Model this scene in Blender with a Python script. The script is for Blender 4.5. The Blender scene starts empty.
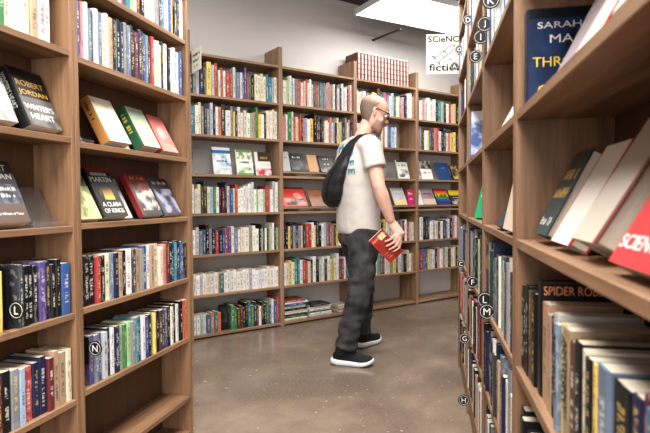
import bpy, bmesh, math, random
from mathutils import Vector, Matrix
from mathutils.bvhtree import BVHTree

rng = random.Random(11)
SC = bpy.context.scene
COL = SC.collection
PI = math.pi
R = math.radians

# ------------------------------------------------------------------ colours
def lin(c):
    out = []
    for v in c:
        v = v / 255.0
        out.append(v / 12.92 if v <= 0.04045 else ((v + 0.055) / 1.055) ** 2.4)
    return tuple(out)

# code: (everyday colour word, srgb)
PAL = {
    'k': ('black', (24, 24, 27)), 'K': ('charcoal', (62, 62, 66)), 'g': ('grey', (138, 138, 140)), 'l': ('pale grey', (196, 196, 197)),
    'w': ('white', (232, 229, 222)), 'c': ('cream', (224, 208, 176)), 'n': ('navy', (30, 40, 78)), 'b': ('blue', (52, 92, 158)),
    'B': ('light blue', (148, 182, 208)), 's': ('slate', (104, 124, 146)), 't': ('teal', (28, 128, 150)), 'G': ('green', (44, 132, 70)),
    'e': ('pale green', (150, 188, 134)), 'd': ('dark green', (34, 68, 54)), 'y': ('yellow', (234, 202, 62)), 'o': ('orange', (222, 118, 52)),
    'r': ('red', (188, 44, 46)), 'R': ('maroon', (112, 34, 42)), 'p': ('pink', (216, 128, 132)), 'm': ('magenta', (212, 40, 120)),
    'u': ('purple', (96, 78, 142)), 'T': ('tan', (182, 148, 110)), 'N': ('brown', (100, 68, 50)),
}

# ------------------------------------------------------------------ materials
def nt(name):
    m = bpy.data.materials.new(name)
    m.use_nodes = True
    t = m.node_tree
    return m, t, t.nodes['Principled BSDF']

def nd(t, typ, **kw):
    n = t.nodes.new(typ)
    for k, v in kw.items():
        setattr(n, k, v)
    return n

def math_n(t, op, a, b=None, c=None):
    n = nd(t, 'ShaderNodeMath', operation=op)
    for i, v in enumerate((a, b, c)):
        if v is None:
            continue
        if isinstance(v, (int, float)):
            n.inputs[i].default_value = v
        else:
            t.links.new(v, n.inputs[i])
    return n.outputs[0]

def mix_n(t, fac, a, b, blend='MIX'):
    n = nd(t, 'ShaderNodeMix', data_type='RGBA', blend_type=blend)
    for i, v in ((0, fac), (6, a), (7, b)):
        if isinstance(v, (int, float)):
            n.inputs[i].default_value = v
        elif isinstance(v, tuple):
            n.inputs[i].default_value = (*v[:3], 1)
        else:
            t.links.new(v, n.inputs[i])
    return n.outputs[2]

def plain(name, srgb, rough=0.5, metal=0.0, var=0.06, scale=30.0, bump=0.0):
    m, t, b = nt(name)
    base = lin(srgb)
    tc = nd(t, 'ShaderNodeTexCoord')
    nz = nd(t, 'ShaderNodeTexNoise')
    nz.inputs['Scale'].default_value = scale
    nz.inputs['Detail'].default_value = 4
    t.links.new(tc.outputs['Object'], nz.inputs['Vector'])
    dark = tuple(c * (1 - 2.2 * var) for c in base)
    lite = tuple(min(1, c * (1 + 2.2 * var)) for c in base)
    t.links.new(mix_n(t, nz.outputs['Fac'], dark, lite), b.inputs['Base Color'])
    b.inputs['Roughness'].default_value = rough
    b.inputs['Metallic'].default_value = metal
    if bump:
        bp = nd(t, 'ShaderNodeBump')
        bp.inputs['Strength'].default_value = bump
        bp.inputs['Distance'].default_value = 0.01
        t.links.new(nz.outputs['Fac'], bp.inputs['Height'])
        t.links.new(bp.outputs['Normal'], b.inputs['Normal'])
    return m

def wood(name, axis, c0=(92, 68, 49), c1=(170, 133, 102), rough=0.5):
    m, t, b = nt(name)
    tc = nd(t, 'ShaderNodeTexCoord')
    oi = nd(t, 'ShaderNodeObjectInfo')
    add = nd(t, 'ShaderNodeVectorMath', operation='MULTIPLY_ADD')
    rv = nd(t, 'ShaderNodeCombineXYZ')
    for i, k in enumerate((7.0, 13.0, 5.0)):
        t.links.new(math_n(t, 'MULTIPLY', oi.outputs['Random'], k), rv.inputs[i])
    t.links.new(tc.outputs['Object'], add.inputs[0])
    sc = {'x': (1.2, 16, 16), 'z': (16, 16, 1.2)}[axis]
    add.inputs[1].default_value = sc
    t.links.new(rv.outputs[0], add.inputs[2])
    n1 = nd(t, 'ShaderNodeTexNoise')
    n1.inputs['Scale'].default_value = 1.6
    n1.inputs['Detail'].default_value = 6
    n1.inputs['Distortion'].default_value = 0.6
    t.links.new(add.outputs[0], n1.inputs['Vector'])
    n2 = nd(t, 'ShaderNodeTexNoise')
    n2.inputs['Scale'].default_value = 9
    n2.inputs['Detail'].default_value = 3
    t.links.new(add.outputs[0], n2.inputs['Vector'])
    f = math_n(t, 'ADD', math_n(t, 'MULTIPLY', n1.outputs['Fac'], 1.5), math_n(t, 'MULTIPLY', n2.outputs['Fac'], 0.5))
    f = math_n(t, 'SUBTRACT', f, 0.5)
    cl = nd(t, 'ShaderNodeClamp')
    t.links.new(f, cl.inputs[0])
    colr = mix_n(t, cl.outputs[0], lin(c0), lin(c1))
    n3 = nd(t, 'ShaderNodeTexNoise')
    n3.inputs['Scale'].default_value = 2.5
    t.links.new(tc.outputs['Object'], n3.inputs['Vector'])
    colr = mix_n(t, math_n(t, 'MULTIPLY', n3.outputs['Fac'], 0.3), colr, lin((112, 86, 64)))
    t.links.new(colr, b.inputs['Base Color'])
    b.inputs['Roughness'].default_value = rough
    bp = nd(t, 'ShaderNodeBump')
    bp.inputs['Strength'].default_value = 0.12
    bp.inputs['Distance'].default_value = 0.004
    t.links.new(f, bp.inputs['Height'])
    t.links.new(bp.outputs['Normal'], b.inputs['Normal'])
    return m

def spine_mat(name, mass=False):
    """printed cloth and paper covers; colour comes from each object (or a colour attribute), print from Generated coordinates"""
    m, t, b = nt(name)
    tc = nd(t, 'ShaderNodeTexCoord')
    if mass:
        at = nd(t, 'ShaderNodeAttribute', attribute_name='tint')
        uvn = nd(t, 'ShaderNodeAttribute', attribute_name='unit')
        base, rnd, vec = at.outputs['Color'], at.outputs['Alpha'], uvn.outputs['Vector']
    else:
        oi = nd(t, 'ShaderNodeObjectInfo')
        base, rnd, vec = oi.outputs['Color'], oi.outputs['Random'], tc.outputs['Generated']
    sx = nd(t, 'ShaderNodeSeparateXYZ')
    t.links.new(vec, sx.inputs[0])
    X, Y, Z = sx.outputs
    r2 = math_n(t, 'FRACT', math_n(t, 'MULTIPLY', rnd, 17.31))
    r3 = math_n(t, 'FRACT', math_n(t, 'MULTIPLY', rnd, 53.77))
    r4 = math_n(t, 'FRACT', math_n(t, 'MULTIPLY', rnd, 101.9))
    lum = nd(t, 'ShaderNodeRGBToBW')
    t.links.new(base, lum.inputs[0])
    pale = math_n(t, 'GREATER_THAN', lum.outputs[0], 0.26)
    ink_dark = mix_n(t, math_n(t, 'GREATER_THAN', r2, 0.72), (0.02, 0.022, 0.03), (0.25, 0.03, 0.03))
    ink_lite = mix_n(t, math_n(t, 'GREATER_THAN', r2, 0.6), (0.75, 0.72, 0.66), (0.7, 0.5, 0.16))
    ink = mix_n(t, pale, ink_lite, ink_dark)
    # letter-like marks running down the spine
    cv = nd(t, 'ShaderNodeCombineXYZ')
    t.links.new(math_n(t, 'MULTIPLY', X, 2.2), cv.inputs[0])
    t.links.new(math_n(t, 'MULTIPLY', rnd, 91.0), cv.inputs[1])
    t.links.new(math_n(t, 'MULTIPLY', Z, 46.0), cv.inputs[2])
    nz = nd(t, 'ShaderNodeTexNoise')
    nz.inputs['Scale'].default_value = 1.0
    nz.inputs['Detail'].default_value = 0.0
    t.links.new(cv.outputs[0], nz.inputs['Vector'])
    marks = math_n(t, 'GREATER_THAN', nz.outputs['Fac'], 0.5)
    cx = math_n(t, 'LESS_THAN', math_n(t, 'ABSOLUTE', math_n(t, 'SUBTRACT', X, 0.5)), 0.2)
    z0 = math_n(t, 'MULTIPLY_ADD', r3, 0.22, 0.1)
    zin = math_n(t, 'MULTIPLY', math_n(t, 'GREATER_THAN', Z, z0), math_n(t, 'LESS_THAN', Z, math_n(t, 'MULTIPLY_ADD', r2, 0.2, 0.74)))
    gap = math_n(t, 'GREATER_THAN', math_n(t, 'ABSOLUTE', math_n(t, 'SUBTRACT', Z, math_n(t, 'MULTIPLY_ADD', r4, 0.3, 0.4))), 0.04)
    onspine = math_n(t, 'LESS_THAN', Y, 0.06)
    text = math_n(t, 'MULTIPLY', math_n(t, 'MULTIPLY', marks, cx), math_n(t, 'MULTIPLY', zin, math_n(t, 'MULTIPLY', gap, onspine)))
    # blocks of colour at head and foot of some spines, a picture patch on others
    band = math_n(t, 'GREATER_THAN', Z, math_n(t, 'MULTIPLY_ADD', r4, 0.3, 0.74))
    foot = math_n(t, 'LESS_THAN', Z, math_n(t, 'MULTIPLY', r2, 0.14))
    band = math_n(t, 'MULTIPLY', math_n(t, 'MAXIMUM', band, foot), math_n(t, 'GREATER_THAN', r3, 0.45))
    hs = nd(t, 'ShaderNodeHueSaturation')
    t.links.new(math_n(t, 'MULTIPLY_ADD', r2, 0.1, 0.45), hs.inputs['Hue'])
    hs.inputs['Saturation'].default_value = 1.1
    t.links.new(math_n(t, 'MULTIPLY_ADD', r3, 1.1, 0.3), hs.inputs['Value'])
    t.links.new(base, hs.inputs['Color'])
    colr = mix_n(t, math_n(t, 'MULTIPLY', band, 0.6), base, hs.outputs[0])
    pv = nd(t, 'ShaderNodeCombineXYZ')
    t.links.new(math_n(t, 'MULTIPLY_ADD', X, 2.0, math_n(t, 'MULTIPLY', rnd, 40)), pv.inputs[0])
    t.links.new(math_n(t, 'MULTIPLY', Y, 3.0), pv.inputs[1])
    t.links.new(math_n(t, 'MULTIPLY', Z, 5.0), pv.inputs[2])
    n2 = nd(t, 'ShaderNodeTexNoise')
    n2.inputs['Scale'].default_value = 1.3
    n2.inputs['Detail'].default_value = 3
    t.links.new(pv.outputs[0], n2.inputs['Vector'])
    blot = math_n(t, 'MULTIPLY', math_n(t, 'GREATER_THAN', n2.outputs['Fac'], 0.56), math_n(t, 'GREATER_THAN', r4, 0.5))
    colr = mix_n(t, math_n(t, 'MULTIPLY', blot, 0.2), colr, ink)
    colr = mix_n(t, math_n(t, 'MULTIPLY', text, 0.62), colr, ink)
    t.links.new(colr, b.inputs['Base Color'])
    b.inputs['Roughness'].default_value = 0.42
    return m

def paper_mat():
    m, t, b = nt('page_block')
    tc = nd(t, 'ShaderNodeTexCoord')
    wv = nd(t, 'ShaderNodeTexNoise')
    mp = nd(t, 'ShaderNodeMapping')
    mp.inputs['Scale'].default_value = (60, 1, 1)
    t.links.new(tc.outputs['Generated'], mp.inputs[0])
    t.links.new(mp.outputs[0], wv.inputs['Vector'])
    wv.inputs['Scale'].default_value = 2
    oi = nd(t, 'ShaderNodeObjectInfo')
    a = mix_n(t, oi.outputs['Random'], lin((226, 218, 204)), lin((206, 192, 166)))
    t.links.new(mix_n(t, math_n(t, 'MULTIPLY', wv.outputs['Fac'], 0.45), a, lin((150, 132, 108))), b.inputs['Base Color'])
    b.inputs['Roughness'].default_value = 0.8
    return m

def cover_mat(name, base, rects=(), blobs=None, seed=0.0, rough=0.35):
    """jacket art: base colour, colour fields (y0,y1,z0,z1,srgb) in unit jacket coordinates, and an optional mottled picture (y0,y1,z0,z1,colA,colB,scale)"""
    m, t, b = nt(name)
    tc = nd(t, 'ShaderNodeTexCoord')
    sx = nd(t, 'ShaderNodeSeparateXYZ')
    t.links.new(tc.outputs['Generated'], sx.inputs[0])
    _, Y, Z = sx.outputs

    def box(y0, y1, z0, z1):
        a = math_n(t, 'MULTIPLY', math_n(t, 'GREATER_THAN', Y, y0), math_n(t, 'LESS_THAN', Y, y1))
        c = math_n(t, 'MULTIPLY', math_n(t, 'GREATER_THAN', Z, z0), math_n(t, 'LESS_THAN', Z, z1))
        return math_n(t, 'MULTIPLY', a, c)
    colr = mix_n(t, 0.0, lin(base), lin(base))
    for (y0, y1, z0, z1, c) in rects:
        colr = mix_n(t, box(y0, y1, z0, z1), colr, lin(c))
    for bl in (blobs or ()):
        y0, y1, z0, z1, ca, cb, sc = bl
        mp = nd(t, 'ShaderNodeMapping')
        mp.inputs['Location'].default_value = (seed, seed * 1.7, seed * 0.3)
        mp.inputs['Scale'].default_value = (0.2, sc, sc * 1.4)
        t.links.new(tc.outputs['Generated'], mp.inputs[0])
        nz = nd(t, 'ShaderNodeTexNoise')
        nz.inputs['Scale'].default_value = 1
        nz.inputs['Detail'].default_value = 5
        t.links.new(mp.outputs[0], nz.inputs['Vector'])
        f = nd(t, 'ShaderNodeMapRange')
        f.inputs[1].default_value = 0.42
        f.inputs[2].default_value = 0.6
        t.links.new(nz.outputs['Fac'], f.inputs[0])
        pic = mix_n(t, f.outputs[0], lin(ca), lin(cb))
        if y0 >= 0.15:
            ey = math_n(t, 'MULTIPLY', math_n(t, 'SUBTRACT', Y, (y0 + y1) / 2), 2 / (y1 - y0))
            ez = math_n(t, 'MULTIPLY', math_n(t, 'SUBTRACT', Z, (z0 + z1) / 2), 2 / (z1 - z0))
            rr = math_n(t, 'ADD', math_n(t, 'MULTIPLY', ey, ey), math_n(t, 'MULTIPLY', ez, ez))
            mask = math_n(t, 'LESS_THAN', rr, 1.0)
        else:
            mask = box(y0, y1, z0, z1)
        colr = mix_n(t, mask, colr, pic)
    t.links.new(colr, b.inputs['Base Color'])
    b.inputs['Roughness'].default_value = rough
    return m

M = {}
M['woodz'] = wood('brown_wood_upright', 'z')
M['woodx'] = wood('brown_wood_shelf', 'x')
M['woodback'] = wood('brown_wood_back_shaded', 'z', (74, 51, 36), (104, 73, 51), 0.6)  # brown wood made darker: shade inside the shelves put into the colour
M['palez'] = wood('light_wood_upright', 'z', (124, 98, 75), (188, 156, 127))
M['palex'] = wood('light_wood_shelf', 'x', (124, 98, 75), (188, 156, 127))
M['spine'] = spine_mat('book_cover')
M['spine_mass'] = spine_mat('book_cover_many', True)
M['paper'] = paper_mat()
M['black'] = plain('black_plastic', (22, 22, 24), 0.45)
M['whiteink'] = plain('white_print', (236, 234, 228), 0.5, var=0.01)
M['blackink'] = plain('black_print', (22, 20, 20), 0.6, var=0.01)
M['silver'] = plain('silver_print', (208, 206, 200), 0.35, var=0.02)
M['gold'] = plain('gold_print', (206, 170, 90), 0.4, var=0.03)
M['yellowink'] = plain('yellow_print', (240, 208, 70), 0.4, var=0.02)
M['orangeink'] = plain('orange_print', (255, 172, 112), 0.4, var=0.02)
M['redink'] = plain('red_print', (196, 50, 48), 0.4, var=0.02)
M['pinkink'] = plain('pink_print', (222, 110, 140), 0.4, var=0.02)
M['greenink'] = plain('green_print', (70, 150, 80), 0.4, var=0.02)
M['tealink'] = plain('teal_print', (32, 132, 150), 0.7, var=0.02)
M['card'] = plain('white_card', (238, 235, 222), 0.7, var=0.02)
M['chrome'] = plain('dark_metal', (70, 66, 64), 0.4, 0.6)

def acrylic():
    m, t, b = nt('clear_acrylic')
    b.inputs['Base Color'].default_value = (0.93, 0.95, 0.96, 1)
    b.inputs['Roughness'].default_value = 0.03
    b.inputs['IOR'].default_value = 1.2
    b.inputs['Transmission Weight'].default_value = 0.96
    return m
M['acrylic'] = acrylic()

# ------------------------------------------------------------------ mesh helpers
def bm_box(bm, x0, x1, y0, y1, z0, z1, bev=0.0, mi=0):
    vs = [bm.verts.new(p) for p in ((x0, y0, z0), (x1, y0, z0), (x1, y1, z0), (x0, y1, z0), (x0, y0, z1), (x1, y0, z1), (x1, y1, z1), (x0, y1, z1))]
    fs = [bm.faces.new([vs[i] for i in q]) for q in ((0, 3, 2, 1), (4, 5, 6, 7), (0, 1, 5, 4), (1, 2, 6, 5), (2, 3, 7, 6), (3, 0, 4, 7))]
    for f in fs:
        f.material_index = mi
    if bev > 0:
        es = list({e for f in fs for e in f.edges})
        r = bmesh.ops.bevel(bm, geom=es, offset=bev, segments=1, affect='EDGES', profile=0.5)
        for f in r['faces']:
            f.material_index = mi
    return vs

def to_obj(name, bm, mats, parent=None, mat=None, smooth=False):
    me = bpy.data.meshes.new(name)
    bmesh.ops.recalc_face_normals(bm, faces=bm.faces[:])
    bm.to_mesh(me)
    bm.free()
    return me_obj(name, me, mats, parent, mat, smooth)

def me_obj(name, me, mats, parent=None, mat=None, smooth=False):
    for m in (mats if isinstance(mats, (list, tuple)) else [mats]):
        me.materials.append(m)
    if smooth:
        for p in me.polygons:
            p.use_smooth = True
    o = bpy.data.objects.new(name, me)
    COL.objects.link(o)
    if parent is not None:
        o.parent = parent
    if mat is not None:
        if parent is not None:
            o.matrix_local = mat
        else:
            o.matrix_world = mat
    return o

def box_obj(name, dims, mat_, parent=None, matrix=None, bev=0.0015):
    bm = bmesh.new()
    bm_box(bm, *dims, bev=bev)
    return to_obj(name, bm, mat_, parent, matrix)

def empty(name, matrix):
    o = bpy.data.objects.new(name, None)
    o.empty_display_size = 0.1
    COL.objects.link(o)
    o.matrix_world = matrix
    return o

def tag(o, label, cat, group=None):
    o['label'] = label
    o['category'] = cat
    if group:
        o['group'] = group
    return o

def structure(o, label=None):
    o['kind'] = 'structure'
    if label:
        o['label'] = label
        o['category'] = o.name.split('_')[0]
    return o

TEXTS = {}
def text_mesh(body, extrude=0.0003, bold=0.0):
    """unit lettering: returns mesh with its lower-left at 0,0 and its size"""
    cu = bpy.data.curves.new('lettering', 'FONT')
    cu.body = body
    cu.size = 1.0
    cu.extrude = 0.004
    cu.offset = bold
    cu.resolution_u = 3
    ob = bpy.data.objects.new('lettering_tmp', cu)
    COL.objects.link(ob)
    dg = bpy.context.evaluated_depsgraph_get()
    me = bpy.data.meshes.new_from_object(ob.evaluated_get(dg))
    bpy.data.objects.remove(ob)
    bpy.data.curves.remove(cu)
    xs = [v.co.x for v in me.vertices]
    ys = [v.co.y for v in me.vertices]
    x0, x1, y0, y1 = min(xs), max(xs), min(ys), max(ys)
    for v in me.vertices:
        v.co.x -= x0
        v.co.y -= y0
    return me, x1 - x0, y1 - y0

def lettering(body, parent, origin, right, up, width=None, height=None, mat=None, bold=0.0, name='lettering', depth=0.0005, center=True):
    """flat letters on a face of parent: origin is the middle (or lower-left) of the text in parent coordinates"""
    me, w, h = text_mesh(body, bold=bold)
    sx = width / w if width else height / h
    sy = height / h if height else width / w
    rt, u = Vector(right).normalized(), Vector(up).normalized()
    nrm = rt.cross(u)
    o = Vector(origin)
    if center:
        o = o - rt * (w * sx / 2) - u * (h * sy / 2)
    mx = Matrix(((rt.x * sx, u.x * sy, nrm.x * depth / 0.004, o.x), (rt.y * sx, u.y * sy, nrm.y * depth / 0.004, o.y), (rt.z * sx, u.z * sy, nrm.z * depth / 0.004, o.z), (0, 0, 0, 1)))
    me.transform(mx)
    return me_obj(name, me, mat or M['whiteink'], parent)

def tube_bm(bm, pts, radii, sides=10, cap=True, flat=None):
    """tapered tube along a polyline; flat=(axis vector, ratio) squashes the section along that axis"""
    pts = [Vector(p) for p in pts]
    rings = []
    prev = None
    for i, p in enumerate(pts):
        a = pts[max(0, i - 1)]
        b = pts[min(len(pts) - 1, i + 1)]
        d = (b - a).normalized()
        if prev is None:
            ref = Vector((0, 0, 1)) if abs(d.z) < 0.9 else Vector((1, 0, 0))
            u = d.cross(ref).normalized()
        else:
            u = (prev - d * prev.dot(d)).normalized()
        prev = u
        v = d.cross(u)
        r = radii[i] if isinstance(radii, (list, tuple)) else radii
        ring = []
        for k in range(sides):
            an = 2 * PI * k / sides
            off = (u * math.cos(an) + v * math.sin(an)) * r
            if flat:
                ax = Vector(flat[0]).normalized()
                off = off - ax * off.dot(ax) * (1 - flat[1])
            ring.append(bm.verts.new(p + off))
        rings.append(ring)
    for a, b in zip(rings, rings[1:]):
        for k in range(sides):
            bm.faces.new((a[k], a[(k + 1) % sides], b[(k + 1) % sides], b[k]))
    if cap:
        for ring in (rings[0], rings[-1]):
            c = bm.verts.new(sum((v.co for v in ring), Vector()) / sides)
            for k in range(sides):
                bm.faces.new((ring[k], ring[(k + 1) % sides], c))
    return rings

def loft_bm(bm, rings_co, cap=True):
    rings = [[bm.verts.new(p) for p in rg] for rg in rings_co]
    n = len(rings[0])
    for a, b in zip(rings, rings[1:]):
        for k in range(n):
            bm.faces.new((a[k], a[(k + 1) % n], b[(k + 1) % n], b[k]))
    if cap:
        for ring in (rings[0], rings[-1]):
            c = bm.verts.new(sum((v.co for v in ring), Vector()) / n)
            for k in range(n):
                bm.faces.new((ring[k], ring[(k + 1) % n], c))
    return rings

def ball_bm(bm, c, rad, rot=None, seg=14):
    mx = Matrix.Translation(Vector(c)) @ (rot.to_4x4() if rot else Matrix.Identity(4)) @ Matrix.Diagonal((*rad, 1))
    bmesh.ops.create_uvsphere(bm, u_segments=seg, v_segments=seg // 2 + 2, radius=1.0, matrix=mx)

def fused(bm, voxel, smooth=2, sub=False):
    """one continuous skin from overlapping closed pieces"""
    me = bpy.data.meshes.new('fuse_tmp')
    bmesh.ops.recalc_face_normals(bm, faces=bm.faces[:])
    bm.to_mesh(me)
    bm.free()
    ob = bpy.data.objects.new('fuse_tmp', me)
    COL.objects.link(ob)
    md = ob.modifiers.new('r', 'REMESH')
    md.mode = 'VOXEL'
    md.voxel_size = voxel
    if smooth:
        sm = ob.modifiers.new('s', 'SMOOTH')
        sm.factor = 0.5
        sm.iterations = smooth
    dg = bpy.context.evaluated_depsgraph_get()
    out = bpy.data.meshes.new_from_object(ob.evaluated_get(dg))
    bpy.data.objects.remove(ob)
    bpy.data.meshes.remove(me)
    out.materials.clear()
    return out

# ------------------------------------------------------------------ camera (24x36 style lens, eye 1.08 m above the floor)
F, PITCH, ROLL, EYE = 520.0, 0.030716, -0.0065947, 1.08
TURN = R(34.7148)                                  # heading of the camera against the back wall's normal
Q = Matrix.Rotation(-TURN, 4, 'Z')
cp, sp, cr, sr = math.cos(PITCH), math.sin(PITCH), math.cos(ROLL), math.sin(ROLL)
cx_, cy_, cz_ = Vector((cr, sp * sr, cp * sr)), Vector((-sr, sp * cr, cp * cr)), Vector((0, -cp, sp))
CAMM = Q @ Matrix(((cx_.x, cy_.x, cz_.x, 0), (cx_.y, cy_.y, cz_.y, 0), (cx_.z, cy_.z, cz_.z, EYE), (0, 0, 0, 1)))
cam = bpy.data.cameras.new('camera')
cam.sensor_width = 36.0
cam.lens = F / 650 * 36.0
cam.clip_start = 0.02
cam.dof.use_dof = True
cam.dof.focus_distance = 3.3
cam.dof.aperture_fstop = 6.3
camo = bpy.data.objects.new('camera', cam)
COL.objects.link(camo)
camo.matrix_world = CAMM
SC.camera = camo
CAMI = CAMM.inverted()

def seen_at(p):
    c = CAMI @ Vector(p)
    if c.z > -0.05:
        return None
    return 325 + F * c.x / -c.z, 216.5 - F * c.y / -c.z

# ------------------------------------------------------------------ frames of the three runs of bookcases
class Run:
    """x runs to the viewer's right along the fronts, y goes into the shelves, z up"""
    def __init__(self, yaw, off, flip, depth):
        a = R(yaw)
        d = Vector((math.sin(a), math.cos(a), 0))
        n = Vector((math.cos(a), -math.sin(a), 0))
        o = n * off
        x = -d if flip else d
        y = n if flip else -n
        self.m = Matrix(((x.x, y.x, 0, o.x), (x.y, y.y, 0, o.y), (0, 0, 1, 0), (0, 0, 0, 1)))
        self.flip, self.depth = flip, depth

    def at(self, x, y, z):
        return self.m @ Vector((x, y, z))

    def mat(self, x, y, z):
        return self.m @ Matrix.Translation((x, y, z))

LEFT = Run(48.9754, -1.18139, False, 0.148)
BACK = Run(90.0, -3.86847, False, 0.25)
RIGHT = Run(46.0096, 0.18745, True, 0.20)

# ------------------------------------------------------------------ the room
WALL_Y = 3.86847 + 0.262
CEIL = 3.03

def wall_mat(name, c):
    m, t, b = nt(name)
    tc = nd(t, 'ShaderNodeTexCoord')
    nz = nd(t, 'ShaderNodeTexNoise')
    nz.inputs['Scale'].default_value = 1.3
    nz.inputs['Detail'].default_value = 6
    t.links.new(tc.outputs['Object'], nz.inputs['Vector'])
    t.links.new(mix_n(t, nz.outputs['Fac'], lin(tuple(v - 12 for v in c)), lin(tuple(min(255, v + 8) for v in c))), b.inputs['Base Color'])
    b.inputs['Roughness'].default_value = 0.85
    return m

def floor_mat():
    m, t, b = nt('polished_concrete')
    tc = nd(t, 'ShaderNodeTexCoord')
    def noise(s, d=5, dist=0.0):
        n = nd(t, 'ShaderNodeTexNoise')
        n.inputs['Scale'].default_value = s
        n.inputs['Detail'].default_value = d
        n.inputs['Distortion'].default_value = dist
        t.links.new(tc.outputs['Object'], n.inputs['Vector'])
        return n.outputs['Fac']
    def rng_(v, a, c):
        n = nd(t, 'ShaderNodeMapRange')
        n.inputs[1].default_value = a
        n.inputs[2].default_value = c
        t.links.new(v, n.inputs[0])
        return n.outputs[0]
    big = rng_(noise(1.4, 6, 0.8), 0.35, 0.65)
    mid = rng_(noise(6.0, 7, 0.5), 0.35, 0.68)
    fine = rng_(noise(70.0, 3), 0.3, 0.7)
    colr = mix_n(t, big, lin((112, 98, 87)), lin((146, 130, 116)))
    colr = mix_n(t, math_n(t, 'MULTIPLY', mid, 0.55), colr, lin((102, 90, 80)))
    colr = mix_n(t, math_n(t, 'MULTIPLY', fine, 0.3), colr, lin((156, 140, 126)))
    specks = math_n(t, 'GREATER_THAN', noise(34.0, 1), 0.735)
    colr = mix_n(t, math_n(t, 'MULTIPLY', specks, 0.5), colr, lin((205, 196, 184)))
    t.links.new(colr, b.inputs['Base Color'])
    t.links.new(math_n(t, 'MULTIPLY_ADD', mid, 0.14, 0.13), b.inputs['Roughness'])
    b.inputs['Specular IOR Level'].default_value = 0.5
    return m

M['wall'] = wall_mat('grey_plaster', (219, 215, 211))
M['ceil'] = wall_mat('dark_grey_ceiling', (92, 90, 90))
M['floor'] = floor_mat()

X0, X1, Y0 = -3.6, 7.4, -3.6
def slab(name, x0, x1, y0, y1, z0, z1, m):
    return structure(box_obj(name, (x0, x1, y0, y1, z0, z1), m, bev=0))
slab('floor', X0, X1, Y0, WALL_Y, -0.1, 0.0, M['floor'])
slab('ceiling', X0, X1, Y0, WALL_Y, CEIL, CEIL + 0.1, M['ceil'])
slab('wall_back', X0, X1, WALL_Y, WALL_Y + 0.1, 0, CEIL, M['wall'])
slab('wall_left', X0 - 0.1, X0, Y0, WALL_Y, 0, CEIL, M['wall'])
slab('wall_right', X1, X1 + 0.1, Y0, WALL_Y, 0, CEIL, M['wall'])
slab('wall_front', X0, X1, Y0 - 0.1, Y0, 0, CEIL, M['wall'])

# ------------------------------------------------------------------ bookcases
TH = 0.02
def bookcase(run, xa, xb, tops, height, label, uprights=None, top_z=None, back=True, wz='woodz', wx='woodx', name='bookcase', ledges=(), up=0.02, kick=True, group=None):
    """one unit between xa and xb (outer faces): two uprights, shelves whose upper faces are at tops, optional top board and back"""
    mx = run.mat(xa, 0, 0)
    root = empty(name, mx)
    tag(root, label, 'bookcase', group)
    W, D = xb - xa, run.depth
    box_obj('side_panel', (0.0003, up, 0, D, 0, height), M[wz], root)
    box_obj('side_panel', (W - up, W - 0.0003, 0, D, 0, height), M[wz], root)
    for z in tops:
        box_obj('shelf_board', (up + 0.0004, W - up - 0.0004, 0.001, D - 0.001, z - TH, z), M[wx], root)
    if top_z:
        box_obj('top_board', (up + 0.0004, W - up - 0.0004, 0.001, D - 0.001, top_z - TH, top_z), M[wx], root)
    for z in ledges:
        box_obj('display_ledge', (up + 0.001, W - up - 0.001, 0.0, 0.07, z + 0.024, z + 0.04), M[wx], root)
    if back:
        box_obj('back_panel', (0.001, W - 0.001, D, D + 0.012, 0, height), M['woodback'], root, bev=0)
    if kick and tops[-1] > 0.05:
        box_obj('kick_board', (up + 0.0004, W - up - 0.0004, 0.012, 0.03, 0, tops[-1] - TH - 0.0005), M[wx], root)
    return root

# back run: four tall units, plaster wall seen behind
BT = [1.9097, 1.6018, 1.2922, 0.9853, 0.6615, 0.345, 0.032]
BX = [1.422, 2.231, 3.038, 3.840, 4.640]
nm = ['leftmost', 'second', 'third', 'fourth']
bl = ['tall open bookcase against the grey wall, lowest shelf full of green and black books',
      'tall open bookcase behind the standing man, flat piles on its floor board',
      'tall open bookcase carrying the row of red encyclopedia volumes on top',
      'tall open bookcase beyond the man, empty floor board and a rainbow cover on display']
for i in range(4):
    led = [(), (1.2922, 0.9853), (0.9853,), (0.9853,)][i]
    bookcase(BACK, BX[i], BX[i + 1], BT, 2.385, bl[i], top_z=2.226, back=False, wz='palez', wx='palex', ledges=led, up=0.018, kick=False)
# left run
LT1 = [2.07, 1.8018, 1.5585, 1.286, 1.0051, 0.7268, 0.4483, 0.19, 0.03]
LT2 = [2.07, 1.8018, 1.5499, 1.2757, 1.0109, 0.7331, 0.4619, 0.19, 0.03]
LX = [0.685, 1.420, 2.150]
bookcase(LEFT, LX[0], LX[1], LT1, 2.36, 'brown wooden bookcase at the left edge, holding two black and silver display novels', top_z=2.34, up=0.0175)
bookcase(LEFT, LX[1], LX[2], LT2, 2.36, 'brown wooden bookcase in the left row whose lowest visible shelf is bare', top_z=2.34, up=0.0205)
# right run (x = -distance along the aisle)
RT = [2.118, 1.852, 1.565, 1.272, 0.9925, 0.711, 0.432, 0.15]
RX = [-3.46, -2.70, -1.92, -1.225, -0.455]
rl = ['brown wooden bookcase at the far end of the right row, under the science fiction sign',
      'brown wooden bookcase in the right row displaying a blue cover above a green one',
      'brown wooden bookcase in the right row with a stone coloured paperback on its middle shelf',
      'nearest brown wooden bookcase on the right with leaning hardbacks on its middle shelf']
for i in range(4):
    bookcase(RIGHT, RX[i], RX[i + 1], RT, 2.36, rl[i], top_z=2.34, up=0.021)

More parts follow.
